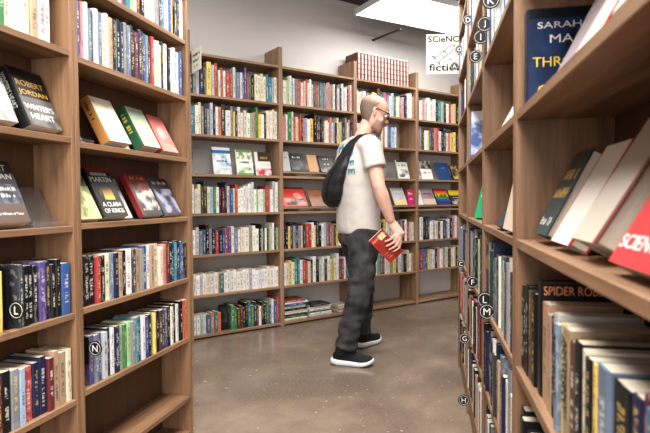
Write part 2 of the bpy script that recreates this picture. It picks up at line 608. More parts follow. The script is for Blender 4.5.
# ------------------------------------------------------------------ row books: unit meshes
def unit_cover(hard):
    """jacket wrapped round a page block: x thickness, y spine(0) to fore-edge, z height"""
    bm = bmesh.new()
    tk = 0.07 if hard else 0.03
    prof = [(0, 1), (0, 0.03), (0.12, 0.004), (0.5, -0.0), (0.88, 0.004), (1, 0.03), (1, 1), (1 - tk, 1), (1 - tk, 0.035), (0.5, 0.02), (tk, 0.035), (tk, 1)]
    lo = [bm.verts.new((x, y, 0)) for x, y in prof]
    hi = [bm.verts.new((x, y, 1)) for x, y in prof]
    n = len(prof)
    for k in range(n):
        bm.faces.new((lo[k], lo[(k + 1) % n], hi[(k + 1) % n], hi[k]))
    for vs in (lo, hi):
        quads = [(0, 1, 10, 11), (1, 2, 9, 10), (2, 3, 9), (3, 4, 9), (4, 5, 8, 9), (5, 6, 7, 8)]
        for q in quads:
            try:
                bm.faces.new([vs[i] for i in q])
            except ValueError:
                pass
    bmesh.ops.recalc_face_normals(bm, faces=bm.faces[:])
    me = bpy.data.meshes.new('cover')
    bm.to_mesh(me)
    bm.free()
    me.materials.append(M['spine'])
    return me

def unit_pages(hard):
    bm = bmesh.new()
    tk = 0.075 if hard else 0.035
    e = 0.018 if hard else 0.003
    bm_box(bm, tk, 1 - tk, 0.04, 1 - (0.02 if hard else 0.002), e, 1 - e)
    bmesh.ops.recalc_face_normals(bm, faces=bm.faces[:])
    me = bpy.data.meshes.new('pages')
    bm.to_mesh(me)
    bm.free()
    me.materials.append(M['paper'])
    return me

def unit_small(hard):
    a, b = unit_cover(hard), unit_pages(hard)
    bm = bmesh.new()
    bm.from_mesh(a)
    k = len(bm.faces)
    bm.from_mesh(b)
    bm.faces.ensure_lookup_table()
    for f in bm.faces[k:]:
        f.material_index = 1
    me = bpy.data.meshes.new('book')
    bm.to_mesh(me)
    bm.free()
    me.materials.append(M['spine'])
    me.materials.append(M['paper'])
    return me

COVER = {h: unit_cover(h) for h in (False, True)}
PAGES = {h: unit_pages(h) for h in (False, True)}
SMALL = {h: unit_small(h) for h in (False, True)}

ORD = ['first', 'second', 'third', 'fourth', 'fifth', 'sixth', 'seventh', 'eighth', 'ninth', 'tenth', 'eleventh', 'twelfth', 'thirteenth', 'fourteenth', 'fifteenth',
       'sixteenth', 'seventeenth', 'eighteenth', 'nineteenth', 'twentieth'] + [a + '-' + b for a in ('twenty', 'thirty', 'forty') for b in ('first', 'second', 'third', 'fourth', 'fifth', 'sixth', 'seventh', 'eighth', 'ninth', 'tenth')]
RECS = []

def parse(spec):
    out = []
    for tok in spec.split():
        out.append((tok[0], float(tok[1:]) if len(tok) > 1 else 1.0))
    return out

def row(run, kind, where, x0, x1, z, spec, h, w, dep=0.02, count_from='left', hard=0.0, jit=0.12, hvar=0.5, depj=0.012, fill=True, t=None, skip=()):
    items = parse(spec)
    ws = [k * rng.uniform(1 - jit, 1 + jit) for _, k in items]
    tot = sum(ws)
    sc = (x1 - x0 - 0.0008 * len(ws)) / tot if t is None else t
    x = x0
    lo, hi = h
    n = len(items)
    for i, ((c, _), k) in enumerate(zip(items, ws)):
        th = k * sc
        hh = lo + (hi - lo) * rng.random() ** (1.0 / hvar if hvar < 1 else 1)
        d = dep + rng.uniform(0, depj)
        ww = min(w * rng.uniform(0.92, 1.04), run.depth - d - 0.004)
        o = i if count_from == 'left' else n - 1 - i
        RECS.append(dict(run=run, kind=kind, x=x, y=d, z=z + 0.0006, t=th, w=ww, h=hh, c=c, o=o, n=n, where=where, frm=count_from, hard=rng.random() < hard, skip=i in skip))
        x += th + 0.0008

def area(r):
    """rough size of the spine in the photograph, less what the man hides"""
    c = [seen_at(r['run'].at(r['x'] + a * r['t'], r['y'], r['z'] + b * r['h'])) for a, b in ((0, 0), (1, 0), (1, 1), (0, 1))]
    if any(p is None for p in c):
        return 0.0
    a = abs(sum(c[i][0] * c[(i + 1) % 4][1] - c[(i + 1) % 4][0] * c[i][1] for i in range(4))) / 2
    u, v = sum(p[0] for p in c) / 4, sum(p[1] for p in c) / 4
    if not (-4 < u < 654 and -6 < v < 439):
        return 0.0
    if r['run'] is BACK and ((337 < u < 382 and 146 < v < 262) or (356 < u < 386 and 98 < v < 146) or (343 < u < 372 and v > 255) or u > 458 or u < 190):
        return 0.0
    if r['run'] is LEFT and u > 187:
        return 0.0
    # a near face shows above a lower neighbour in the rows seen end-on
    return a * (1.6 if r['run'] is RIGHT else 1.0)

def rand_spec(n, pool):
    return ' '.join(rng.choice(pool) + '%.2f' % rng.choice((0.6, 0.8, 1, 1, 1.2, 1.5)) for _ in range(n))

# back wall rows
B1, B2, B3, B4 = [(BX[i] + 0.019, BX[i + 1] - 0.019) for i in range(4)]
w1, w2, w3, w4 = [nm[i] + ' back bookcase' for i in range(4)]
row(BACK, 'b', 'top shelf of ' + w1, B1[0], B1[1], BT[0], 'K s l1.2 n1.3 K.5 T.5 y1.8 l r1.2 w.8 r w r1.5 r1.1 l s1.6 w.8 b.7 u.8 r.7 t.8 k1.6 c1.2 w1.1 c1.2 c t1.2 t1.4 l w', (0.21, 0.265), 0.16, hard=.4)
row(BACK, 'b', 'second shelf of ' + w1, B1[0], B1[1], BT[1], 't1.5 w1.2 c g K g l n.7 w1.2 o.9 K1.5 w1.7 g y.6 K w1.1 w c w1.3 e p.9 G.8 y1.2 w n.9 c w c w', (0.2, 0.262), 0.16, hard=.3)
row(BACK, 'b', 'shelf under white display books, ' + w1, B1[0], B1[1], BT[3], 'w1.2 l c N.8 d1.2 c1.2 B G.8 w n.8 R n.8 l b c.7 r1.1 w w w w w w w e.7 w1.2 w e.6 r1.4 p.7 w l w', (0.19, 0.262), 0.16, hard=.2)
row(BACK, 'b', 'fifth shelf of ' + w1, B1[0], B1[1], BT[4], 'w1.2 l g b k g.8 n r1.1 n b.8 r u w s1.2 w c w1.5 T w w1.2 k.7 e.6 K.6 w.6 d.6 e.6 c.6 w.6 K.6 e.7', (0.185, 0.235), 0.16, hard=.2)
row(BACK, 'b', 'white sixth shelf of ' + w1, B1[0], B1[1], BT[5], 'w w l w c w w y.5 t1.6 w w w w w w w w l w w w w w c w w w', (0.155, 0.18), 0.15, hvar=.3)
row(BACK, 'b', 'floor shelf of ' + w1, B1[0] + 0.32, B1[1], BT[6], 'G1.3 G.9 N R d k t G n N w n k G u w b r', (0.16, 0.225), 0.16, hard=.4)
row(BACK, 'b', 'pale low set, floor shelf of ' + w1, B1[0], B1[0] + 0.235, BT[6], 'w w l w t1.2 o1.2 t o', (0.15, 0.175), 0.15)
row(BACK, 'b', 'top shelf of ' + w2, B2[0], B2[1], BT[0], 'K w1.2 c e w1.2 G.5 w g r1.1 p w1.2 c r1.1 w w l N r1.1 s s g t1.2 g p p T g w1.2 n.7 l y.6 n w1.2 l w R.7 p1.2 w', (0.205, 0.262), 0.16, hard=.3)
row(BACK, 'b', 'second shelf of ' + w2, B2[0], B2[1], BT[1], 'p1.2 p w G1.7 c r.8 c o.8 r.8 k p B w1.2 y2 k1.2 K N k K c.8 w c p l g n c y s n g w T n', (0.19, 0.262), 0.16, hard=.3)
row(BACK, 'b', 'shelf below red magazines, ' + w2, B2[0], B2[1], BT[4], 'n k y.7 K g n g c.7 d r r w y.6 n k w l s r.8 T K y w n k w g c', (0.19, 0.25), 0.16, hard=.3)
row(BACK, 'b', 'sixth shelf of ' + w2, B2[0], B2[1], BT[5], 'w1.3 l y w G1.1 t.8 w r r.8 c k w1.3 k1.2 l w k w y e.7 c w K r w b l w', (0.19, 0.245), 0.16, hard=.3)
row(BACK, 'b', 'top shelf of ' + w3, B3[0], B3[1], BT[0], 'w c l w1.2 g n e.7 y.8 w N K t.8 m1.1 g l B1.2 G w y.6 g p n l w T', (0.2, 0.258), 0.16, 0.02, 'right', hard=.3)
row(BACK, 'b', 'second shelf of ' + w3, B3[0], B3[0] + 0.52, BT[1], 'w l k w n K w g b k n c r.8 w g b1.1 B1.6 w.8', (0.2, 0.25), 0.16, 0.02, 'right', hard=.4)
row(BACK, 'b', 'shelf below magenta book, ' + w3, B3[0], B3[1], BT[4], 'w l n r c g w k w c k y w l c w w r.8 g n w r c w', (0.19, 0.24), 0.16, 0.02, 'right')
row(BACK, 'b', 'sixth shelf of ' + w3, B3[0], B3[1], BT[5], 'w r k w c l n w e.8 t r w w g y1.1 K w1.2 g k c w T', (0.18, 0.235), 0.16, 0.02, 'right')
row(BACK, 'b', 'top shelf of ' + w4, B4[0], B4[1], BT[0], 'K w p l w1.2 c w k t e n w1.2 r c y.8 k w s n', (0.19, 0.245), 0.16, hard=.3)
row(BACK, 'b', 'second shelf of ' + w4, B4[0], B4[1], BT[1], 'p g n w1.2 y.8 b K p r.8 w k n w p y1.6 y k g w n', (0.2, 0.25), 0.16, hard=.3)
row(BACK, 'b', 'shelf below rainbow cover, ' + w4, B4[0], B4[1], BT[4], 'K w1.6 k n n w l c N w k b w1.2 n p w g k w c', (0.18, 0.245), 0.16, hard=.3)
row(BACK, 'b', 'sixth shelf of ' + w4, B4[0], B4[0] + 0.7, BT[5], 'u r1.1 b b y.7 l w1.2 n p w1.2 g c1.2 k c c k c w', (0.2, 0.23), 0.16)

# left rows: small paperbacks
PBW = 0.108
L1, L2 = (LX[0] + 0.019, LX[1] - 0.019), (LX[1] + 0.0215, LX[2] - 0.0215)
f1, f2 = 'bookcase at left edge', 'far left bookcase'
row(LEFT, 'p', 'uppermost row in ' + f2, L2[0], L2[1], LT2[1], 'w n k c w r b w k w r t e c R k w w w g n t w b.8 y k n w', (0.165, 0.18), PBW, 0.006, hvar=1)
row(LEFT, 'p', 'row above display books in ' + f2, L2[0], L2[1] - 0.004, LT2[2], 'u1.8 p.6 w s n w s c1.3 w T k t.8 k n g s k K R n k b s k r c1.2 c c k w K k w1.2 w n w b t', (0.174, 0.196), PBW, 0.006, hvar=1)
row(LEFT, 'p', 'row under display books in ' + f2, L2[0], L2[1], LT2[5], 'k k k1.3 r.8 k c s n T k w1.6 K T g b w T c1.6 c1.2 p R n n t.8 k b1.2 k', (0.158, 0.176), PBW, 0.006, hvar=1)
row(LEFT, 'p', 'row beginning with tag N in ' + f2, L2[0] + 0.045, L2[1], LT2[6], 'u s u.8 l n w n1.2 e1.2 G.8 e g t n w b k g y.8 k N K b k w1.2 k1.2 w k r o', (0.16, 0.176), PBW, 0.006, hvar=1)
row(LEFT, 'p', 'top row in ' + f1, L1[0], 1.345, LT1[2], 'n k w r R c w n b k w R1.2 r.7 c1.3 e1.2 G.7 c w1.1 c1.1 T.8 l w', (0.165, 0.178), PBW, 0.006, 'right', hvar=1)
row(LEFT, 'p', 'row with tag L in ' + f1, 1.195, L1[1] - 0.008, LT1[5], 'K.8 k1.1 k1.1 k1.1 u1.3 n k k1.1 b2', (0.16, 0.178), PBW, 0.006, 'right', hvar=1)
row(LEFT, 'p', 'books left of tag L in ' + f1, L1[0], 1.15, LT1[5], 'w n k w r R c w n b k o1.2 y', (0.16, 0.178), PBW, 0.006, 'right', hvar=1)
row(LEFT, 'p', 'lowest row in ' + f1, L1[0], L1[1] - 0.004, LT1[6], 'w r k w n b s c w k n r k w s n.8 R.8 k1.2 g B.8 r1.3 n n1.1 R.9 T T1.1 c', (0.158, 0.176), PBW, 0.006, 'right', hvar=1)

# right rows: seen end-on
g1, g2, g3, g4 = 'nearest right bookcase', 'second right bookcase', 'third right bookcase', 'farthest right bookcase'
RB = [(RX[i] + 0.022, RX[i + 1] - 0.022) for i in range(4)]          # far .. near
POOL = 'kkkknnbsgwwwwllccRrTKKg'
row(RIGHT, 'p', 'row under leaning hardbacks, ' + g1, RB[3][0], RB[3][1] - 0.05, RT[5], 'k.9 k k1.1 N1.0 k1.5', (0.178, 0.19), 0.14, 0.012, 'near', jit=.05, t=0.024, hvar=1, hard=1)
row(RIGHT, 'p', 'row right of tall black hardback, ' + g1, RB[3][0] + 0.190, RB[3][1], RT[5], 'T1.5 T1.3 k.4 l1 s.9 y1.3 T1.3 N1 k1 c.7 k.9 y.6 s1.5 k1.9 n1 R.5 t.7 g1.2', (0.165, 0.182), 0.13, 0.006, 'near', hvar=1)
row(RIGHT, 'p', 'lower row of ' + g1, RB[3][0], RB[3][1], RT[6], 'k k1.2 K k R1.4 r1.2 w n k w T R b k w s k T n w k r', (0.165, 0.2), 0.14, 0.004, 'near', hvar=1, hard=.5)
row(RIGHT, 'p', 'tall row beside tag M, ' + g2, RB[2][0], RB[2][1], RT[5], 'k K g n k d K n s2 n c.7 s1.6 B1.1 c.6 K g l1.6 K w1.4', (0.19, 0.235), 0.15, 0.004, 'near', hvar=1, hard=.6)
row(RIGHT, 'p', 'row under tag M, ' + g2, RB[2][0], RB[2][1], RT[6], 'k K n k k g n K w K n k T o1 s1.3 n w g B1.2 k w', (0.175, 0.225), 0.15, 0.0, 'near', hvar=1, hard=.6)
row(RIGHT, 'p', 'bottom row of ' + g2, RB[2][0], RB[2][1], RT[7], 'k g w n k K w K T k n g w k R w k w l', (0.175, 0.21), 0.15, 0.0, 'near', hvar=1, hard=.4)
row(RIGHT, 'p', 'row beside tags J and K, ' + g2, RB[2][0], RB[2][1], RT[2], rand_spec(26, 'wwllsnkgBcb'), (0.17, 0.19), 0.11, 0.004, 'near', hvar=1)
row(RIGHT, 'p', 'topmost row of ' + g2, RB[2][0], RB[2][1], RT[1], rand_spec(26, POOL), (0.17, 0.19), 0.11, 0.004, 'near', hvar=1)
row(RIGHT, 'p', 'row beside tag E, ' + g3, RB[1][0], RB[1][1], RT[2], rand_spec(28, 'wwlsngBckb'), (0.165, 0.185), 0.11, 0.004, 'near', hvar=1)
row(RIGHT, 'p', 'row beside tag D, ' + g3, RB[1][0], RB[1][1], RT[1], rand_spec(28, 'wwlsngBckb'), (0.165, 0.185), 0.11, 0.004, 'near', hvar=1)
row(RIGHT, 'p', 'row beside tag F, ' + g3, RB[1][0], RB[1][1], RT[5], rand_spec(20, 'KkgglsnbRe'), (0.19, 0.235), 0.15, 0.004, 'near', hvar=1, hard=.5)
row(RIGHT, 'p', 'row beside tag G, ' + g3, RB[1][0], RB[1][1], RT[6], rand_spec(20, 'kkRRrnwTsK'), (0.18, 0.225), 0.15, 0.0, 'near', hvar=1, hard=.5)
row(RIGHT, 'p', 'row beside tag H, ' + g3, RB[1][0], RB[1][1], RT[7], rand_spec(20, 'kkwwRnTlK'), (0.175, 0.215), 0.15, 0.0, 'near', hvar=1, hard=.5)
row(RIGHT, 'p', 'row beside tag O, ' + g4, RB[0][0], RB[0][1], RT[2], rand_spec(28, 'wlsnwBcgyN'), (0.165, 0.185), 0.11, 0.004, 'near', hvar=1)
row(RIGHT, 'p', 'topmost row of ' + g4, RB[0][0], RB[0][1], RT[1], rand_spec(28, 'wwlsgnB'), (0.165, 0.185), 0.11, 0.004, 'near', hvar=1)
row(RIGHT, 'p', 'row beside tag C, ' + g4, RB[0][0], RB[0][1], RT[5], rand_spec(20, 'gKlswRn'), (0.18, 0.225), 0.15, 0.004, 'near', hvar=1)
row(RIGHT, 'p', 'lower row of ' + g4, RB[0][0], RB[0][1], RT[6], rand_spec(20, 'kRrnwTs'), (0.18, 0.215), 0.15, 0.0, 'near', hvar=1)
row(RIGHT, 'p', 'bottom row of ' + g4, RB[0][0], RB[0][1], RT[7], rand_spec(20, 'kwRnTl'), (0.175, 0.21), 0.15, 0.0, 'near', hvar=1)

NOUN = {'b': 'book', 'p': 'paperback'}
TOPN = 300
def tint(c):
    w, s = PAL[c]
    k = rng.uniform(0.85, 1.1)
    v = lin(s)
    g = 0.3 * v[0] + 0.55 * v[1] + 0.15 * v[2]
    return tuple(min(1.0, max(0.0, (g + (a - g) * 0.76) * k * rng.uniform(0.95, 1.05))) for a in v)

def book_matrix(r):
    return r['run'].mat(r['x'], r['y'], r['z']) @ Matrix.Diagonal((r['t'], r['w'], r['h'], 1))

def label_of(r):
    wide = 'thick ' if r['t'] > 0.042 else ('thin ' if r['t'] < 0.013 else '')
    frm = 'from left' if r['frm'] == 'left' else ('from right' if r['frm'] == 'right' else 'from near end')
    noun = 'hardback' if (r['hard'] and r['run'] is not BACK) else NOUN[r['kind']]
    return f"{wide}{PAL[r['c']][0]} {noun}, {ORD[r['o']]} {frm}, {r['where']}"

anthony = []
def build_records(kind):
    recs = [r for r in RECS if r['kind'] == kind and not r['skip']]
    for r in recs:
        r['a'] = area(r)
    recs.sort(key=lambda r: -r['a'])
    mine = [r for r in recs[:TOPN] if r['a'] > 3]
    rest = recs[len(mine):]
    name = {'b': 'book', 'p': 'paperback'}[kind]
    for r in mine:
        withparts = r['run'] is not BACK and r['a'] > 120
        me = (COVER if withparts else SMALL)[r['hard']]
        o = bpy.data.objects.new('hardback' if (r['hard'] and r['run'] is not BACK) else name, me)
        COL.objects.link(o)
        o.matrix_world = book_matrix(r)
        o.color = (*tint(r['c']), 1)
        tag(o, label_of(r), 'book', 'books on the ' + r['where'])
        r['obj'] = o
        if r['where'].startswith('row right of tall black') and r['n'] - 1 - r['o'] in (4, 5, 6):
            anthony.append((o, r['n'] - 1 - r['o']))
        if withparts:
            p = bpy.data.objects.new('pages', PAGES[r['hard']])
            COL.objects.link(p)
            p.parent = o
    if rest:
        vs, fs, tn, un, mi = [], [], [], [], []
        for r in rest:
            mx = book_matrix(r)
            me = SMALL[r['hard']]
            c = tint(r['c'])
            rd = rng.random()
            k = len(vs)
            for v in me.vertices:
                vs.append(mx @ v.co)
                tn.append((*c, rd))
                un.append(tuple(v.co))
            for p in me.polygons:
                fs.append([k + i for i in p.vertices])
                mi.append(p.material_index)
        me = bpy.data.meshes.new('remaining_' + name + 's')
        me.from_pydata(vs, [], fs)
        a = me.attributes.new('tint', 'FLOAT_COLOR', 'POINT')
        a.data.foreach_set('color', [x for c in tn for x in c])
        u = me.attributes.new('unit', 'FLOAT_VECTOR', 'POINT')
        u.data.foreach_set('vector', [x for c in un for x in c])
        me.materials.append(M['spine_mass'])
        me.materials.append(M['paper'])
        for p, i in zip(me.polygons, mi):
            p.material_index = i
        o = bpy.data.objects.new('remaining_' + name + 's', me)
        COL.objects.link(o)
        o['kind'] = 'stuff'
        tag(o, {'b': 'slivers of further books filling the back wall shelves', 'p': 'slivers of further paperbacks filling the far shelves of the side bookcases'}[kind], 'books')
    print('BOOKS', kind, len(recs), 'own objects', len(mine), 'smallest', mine[-1]['a'] if mine else 0)

build_records('b')
build_records('p')

# ------------------------------------------------------------------ single books with modelled jackets
def solid_book(name, t, w, h, jacket, label, cat='book', hard=True, group=None, back_m=None):
    """x thickness (front cover at +x), y from spine to fore-edge, z up"""
    bm = bmesh.new()
    ck = 0.0025 if hard else 0.0008
    prof = [(0, w), (0, 0.003), (t * .15, 0.0006), (t * .5, 0), (t * .85, 0.0006), (t, 0.003), (t, w), (t - ck, w), (t - ck, 0.004), (t * .5, 0.002), (ck, 0.004), (ck, w)]
    lo = [bm.verts.new((x, y, 0)) for x, y in prof]
    hi = [bm.verts.new((x, y, h)) for x, y in prof]
    n = len(prof)
    for k in range(n):
        bm.faces.new((lo[k], lo[(k + 1) % n], hi[(k + 1) % n], hi[k]))
    for vs in (lo, hi):
        for q in ((0, 1, 10, 11), (1, 2, 9, 10), (2, 3, 9), (3, 4, 9), (4, 5, 8, 9), (5, 6, 7, 8)):
            bm.faces.new([vs[i] for i in q])
    o = to_obj(name, bm, jacket)
    e = 0.004 if hard else 0.0006
    bm = bmesh.new()
    bm_box(bm, ck + 0.0002, t - ck - 0.0002, 0.005, w - e, e, h - e)
    to_obj('pages', bm, M['paper'], o)
    if label:
        tag(o, label, cat, group)
    return o

def face_out(run, x, y, z, o, t, tilt, yaw=0.0):
    """stand a book with its front cover to the aisle, leaning back"""
    th = R(tilt)
    o.matrix_world = run.mat(x, y, z + t * math.sin(th) + 0.001) @ Matrix.Rotation(R(yaw), 4, 'Z') @ Matrix.Rotation(-th, 4, 'X') @ Matrix.Rotation(-PI / 2, 4, 'Z') @ Matrix.Translation((-t, 0, 0))
    return o

def marks(parent, origin, right, up, width, height, mat, name):
    """print too small or too blurred to read: a line of short strokes with word gaps"""
    rt, u = Vector(right), Vector(up)
    o = Vector(origin) - rt * (width / 2) - u * (height / 2)
    n = max(5, int(width / height * 1.5))
    q = random.Random(int(abs(o.x * 7e4 + o.y * 9e4 + o.z * 5e4)) + n)
    cell = width / n
    bm = bmesh.new()
    for k in range(n):
        if 0 < k < n - 1 and q.random() < .16:
            continue
        a, hh, ww = o + rt * cell * (k + .1), height * q.choice((1, 1, .72)), cell * q.uniform(.3, .8)
        bm.faces.new([bm.verts.new(p) for p in (a, a + rt * ww, a + rt * ww + u * hh, a + u * hh)])
        if q.random() < .5:
            b_ = a + u * hh * .4
            bm.faces.new([bm.verts.new(p) for p in (b_, b_ + rt * cell * .85, b_ + rt * cell * .85 + u * hh * .18, b_ + u * hh * .18)])
    me = bpy.data.meshes.new(name)
    bm.to_mesh(me)
    bm.free()
    return me_obj(name, me, mat, parent)

def cover_text(o, t, w, h, lines):
    """lines: (text, centre across 0..1, centre height 0..1, width fraction, height fraction, material)"""
    for (s, a, b_, wf, hf, m) in lines:
        if s == '~':
            marks(o, (t + 0.0004, w * a, h * b_), (0, 1, 0), (0, 0, 1), w * wf, h * hf, m, 'cover_lettering')
            continue
        lettering(s, o, (t + 0.0002, w * a, h * b_), (0, 1, 0), (0, 0, 1), width=w * wf, height=h * hf, mat=m, name='cover_lettering')

def spine_text(o, t, w, h, s, z0, z1, m, frac=0.5):
    """title running down the spine"""
    if s == '~':
        marks(o, (t / 2, -0.0005, h * (z0 + z1) / 2), (0, 0, -1), (1, 0, 0), h * (z1 - z0), t * frac, m, 'spine_lettering')
        return
    lettering(s, o, (t / 2, -0.0002, h * (z0 + z1) / 2), (0, 0, -1), (1, 0, 0), width=h * (z1 - z0), height=t * frac, mat=m, name='spine_lettering')

def stand(run, x, y, z, w, h, label, tilt=22, yaw=0, group=None):
    """clear easel: leaning back plate, seat, turned-up lip and a rear foot"""
    root = empty('display_stand', run.mat(x, y, z + 0.0008) @ Matrix.Rotation(R(yaw), 4, 'Z'))
    tag(root, label, 'display stand', group)
    th = R(tilt)
    bm = bmesh.new()
    bm_box(bm, 0, w, 0, 0.0025, 0, h)
    bmesh.ops.rotate(bm, verts=bm.verts, matrix=Matrix.Rotation(-th, 3, 'X'), cent=(0, 0, 0))
    bmesh.ops.translate(bm, verts=bm.verts, vec=(0, 0.036, 0.002))
    to_obj('back_plate', bm, M['acrylic'], root)
    box_obj('seat', (0, w, 0.0, 0.035, 0.0, 0.0022), M['acrylic'], root, bev=0)
    box_obj('lip', (0, w, -0.0025, 0.0, 0.0, 0.016), M['acrylic'], root, bev=0)
    return root

for o, i in anthony:
    lettering('ANTHONY', o, (0.5, -0.004, 0.6), (0, 0, -1), (1, 0, 0), width=0.62, height=0.5, mat=M['blackink'], name='spine_lettering', depth=0.002)

# --- left bookcases
bm_ = cover_mat('jacket_silver_dark', (30, 30, 32), [(-.1, 1.1, -.1, .62, (150, 148, 146)), (0, .9, .56, .6, (200, 196, 190))], [(.03, 1.1, -.1, .4, (120, 118, 118), (168, 166, 164), 3)])
t_, w_, h_ = 0.045, 0.14, 0.192
o = solid_book('novel', t_, w_, h_, bm_, 'black and silver novel cut by the left edge, on the upper display shelf', hard=False)
face_out(LEFT, 1.075, 0.016, LT1[3], o, t_, 24)
cover_text(o, t_, w_, h_, [('PATH of', .5, .76, .7, .1, M['silver']), ('DAGGERS', .52, .6, .86, .1, M['silver']), ('ROBERT', .5, .36, .8, .13, M['whiteink']), ('JORDAN', .5, .17, .8, .13, M['whiteink'])])
bm_ = cover_mat('jacket_black_silver', (20, 20, 22), [(.03, 1.1, -.1, .5, (96, 95, 94))], [(.03, 1.1, -.1, .34, (78, 77, 77), (116, 114, 112), 3)])
o = solid_book('novel', t_, w_, h_, bm_, 'black and silver novel with a black lettered spine, beside the wooden divider', hard=False)
face_out(LEFT, 1.25, 0.010, LT1[3], o, t_, 24, 4)
cover_text(o, t_, w_, h_, [('ROBERT', .5, .74, .8, .1, M['gold']), ('JORDAN', .5, .57, .84, .11, M['gold']), ("WINTER'S", .5, .33, .84, .1, M['whiteink']), ('HEART', .5, .17, .7, .1, M['whiteink'])])
spine_text(o, t_, w_, h_, "WINTER'S HEART", .32, .92, M['silver'], .34)
bm_ = cover_mat('jacket_brown_silver', (44, 40, 44), [(.03, 1.1, -.1, .3, (96, 78, 72))], [(.03, 1.1, .3, .62, (52, 56, 66), (104, 110, 120), 4)])
o = solid_book('novel', t_, w_, h_, bm_, 'dark blue-brown novel in front of an empty clear stand', hard=False)
face_out(LEFT, 1.11, 0.014, LT1[4], o, t_, 24)
cover_text(o, t_, w_, h_, [('ROBERT', .5, .88, .7, .1, M['silver']), ('JORDAN', .52, .73, .8, .11, M['silver']), ('~', .5, .54, .86, .06, M['silver']), ('~', .5, .43, .7, .06, M['silver']), ('The Wheel of Time', .55, .14, .66, .04, M['whiteink'])])
stand(LEFT, 1.262, 0.02, LT1[4], 0.12, 0.13, 'empty clear acrylic book stand beside the dark blue-brown novel', 24)

stand(LEFT, 1.452, 0.03, LT2[3], 0.09, 0.10, 'clear acrylic stand beside the white and gold book, near the divider', 26)
t2, w2, h2 = 0.042, 0.125, 0.187
bm_ = cover_mat('jacket_white_gold', (168, 122, 72), [(.03, 1.1, -.1, 1.1, (228, 220, 206)), (.03, .2, -.1, 1.1, (214, 204, 188))], [(.3, .8, .36, .6, (214, 204, 190), (168, 140, 116), 3)])
o = solid_book('novel', t2, w2, h2, bm_, 'white novel with golden brown spine, first on the upper display shelf', hard=False)
face_out(LEFT, 1.595, 0.003, LT2[3], o, t2, 29)
spine_text(o, t2, w2, h2, '~', .5, .9, M['blackink'], .3)
cover_text(o, t2, w2, h2, [('~', .5, .82, .5, .05, M['gold'])])
bm_ = cover_mat('jacket_green_pale', (48, 92, 56), [(.03, 1.1, -.1, 1.1, (150, 178, 140)), (.03, 1.1, .72, .9, (206, 212, 190))])
o = solid_book('novel', 0.012, 0.118, 0.162, bm_, 'pale green novel half hidden behind the white and gold one', hard=False)
face_out(LEFT, 1.668, 0.054, LT2[3], o, 0.012, 29)
bm_ = cover_mat('jacket_green', (44, 86, 58), [(.03, 1.1, -.1, 1.1, (162, 178, 156))], [(.3, .8, .35, .7, (200, 184, 164), (150, 170, 146), 2)])
o = solid_book('novel', 0.048, 0.12, 0.182, bm_, 'green novel with a dark green spine and a pale figure on its cover', hard=False)
face_out(LEFT, 1.80, 0.003, LT2[3], o, 0.048, 29)
cover_text(o, 0.048, 0.12, 0.182, [('~', .5, .18, .7, .06, M['gold'])])
spine_text(o, 0.048, 0.12, 0.182, '~', .35, .85, M['gold'], .36)
bm_ = cover_mat('jacket_red', (140, 44, 46), [(.03, 1.1, -.1, 1.1, (194, 116, 110))], [(.25, .85, .3, .72, (214, 170, 160), (190, 110, 106), 2)])
o = solid_book('novel', 0.035, 0.12, 0.178, bm_, 'red novel at the far end of the upper display shelf', hard=False)
face_out(LEFT, 1.945, 0.006, LT2[3], o, 0.035, 29)
cover_text(o, 0.035, 0.12, 0.178, [('~', .5, .2, .6, .06, M['gold'])])

bm_ = cover_mat('jacket_yellow_green', (176, 184, 120), [(.03, 1.1, .74, 1.1, (60, 74, 58))], [(.03, 1.1, .05, .74, (214, 208, 150), (120, 138, 84), 3)], 3.0)
o = solid_book('novel', 0.025, 0.108, 0.17, bm_, 'yellow-green illustrated novel first on the lower display shelf', hard=False)
face_out(LEFT, 1.445, 0.008, LT2[4], o, 0.025, 28)
bm_ = cover_mat('jacket_black_crown', (20, 18, 18), [(.03, 1.1, .93, 1.1, (120, 30, 28))], [(.22, .82, .34, .62, (52, 30, 22), (96, 60, 30), 4)], 1.0)
o = solid_book('novel', 0.036, 0.135, 0.195, bm_, 'black novel with white lettering and a golden crown emblem on its cover', hard=False)
face_out(LEFT, 1.568, 0.008, LT2[4], o, 0.036, 27)
cover_text(o, 0.036, 0.135, 0.195, [('GEORGE R.R.', .5, .88, .66, .06, M['silver']), ('MARTIN', .5, .77, .84, .1, M['silver']), ('A CLASH', .5, .25, .74, .09, M['whiteink']), ('OF KINGS', .5, .12, .78, .09, M['whiteink'])])
# crown emblem: band and five points
bm = bmesh.new()
bm_box(bm, 0.0362, 0.0368, 0.046, 0.101, 0.068, 0.077)
for k in range(5):
    y = 0.046 + k * 0.011
    v = [bm.verts.new(p) for p in ((0.0366, y, 0.077), (0.0366, y + 0.011, 0.077), (0.0366, y + 0.0055, 0.112))]
    bm.faces.new(v)
to_obj('crown_emblem', bm, M['gold'], o)
bm_ = cover_mat('jacket_grey_white', (206, 206, 204), [(.03, 1.1, .7, 1.1, (150, 152, 152))], [(.1, .9, .1, .6, (222, 220, 216), (176, 178, 180), 3)])
o = solid_book('novel', 0.012, 0.125, 0.172, bm_, 'pale grey and white novel set back behind the black crown novel', hard=False)
face_out(LEFT, 1.665, 0.051, LT2[4], o, 0.012, 27)
bm_ = cover_mat('jacket_red_black', (120, 32, 30), [(.03, 1.1, -.1, .7, (36, 32, 36))], [(.1, 1.0, .12, .74, (40, 34, 38), (206, 190, 176), 3), (.1, .9, .6, .78, (170, 50, 40), (60, 34, 34), 4)], 5.0)
o = solid_book('novel', 0.03, 0.135, 0.188, bm_, 'red topped novel with a black and white creature on its cover', hard=False)
face_out(LEFT, 1.803, 0.008, LT2[4], o, 0.03, 28)
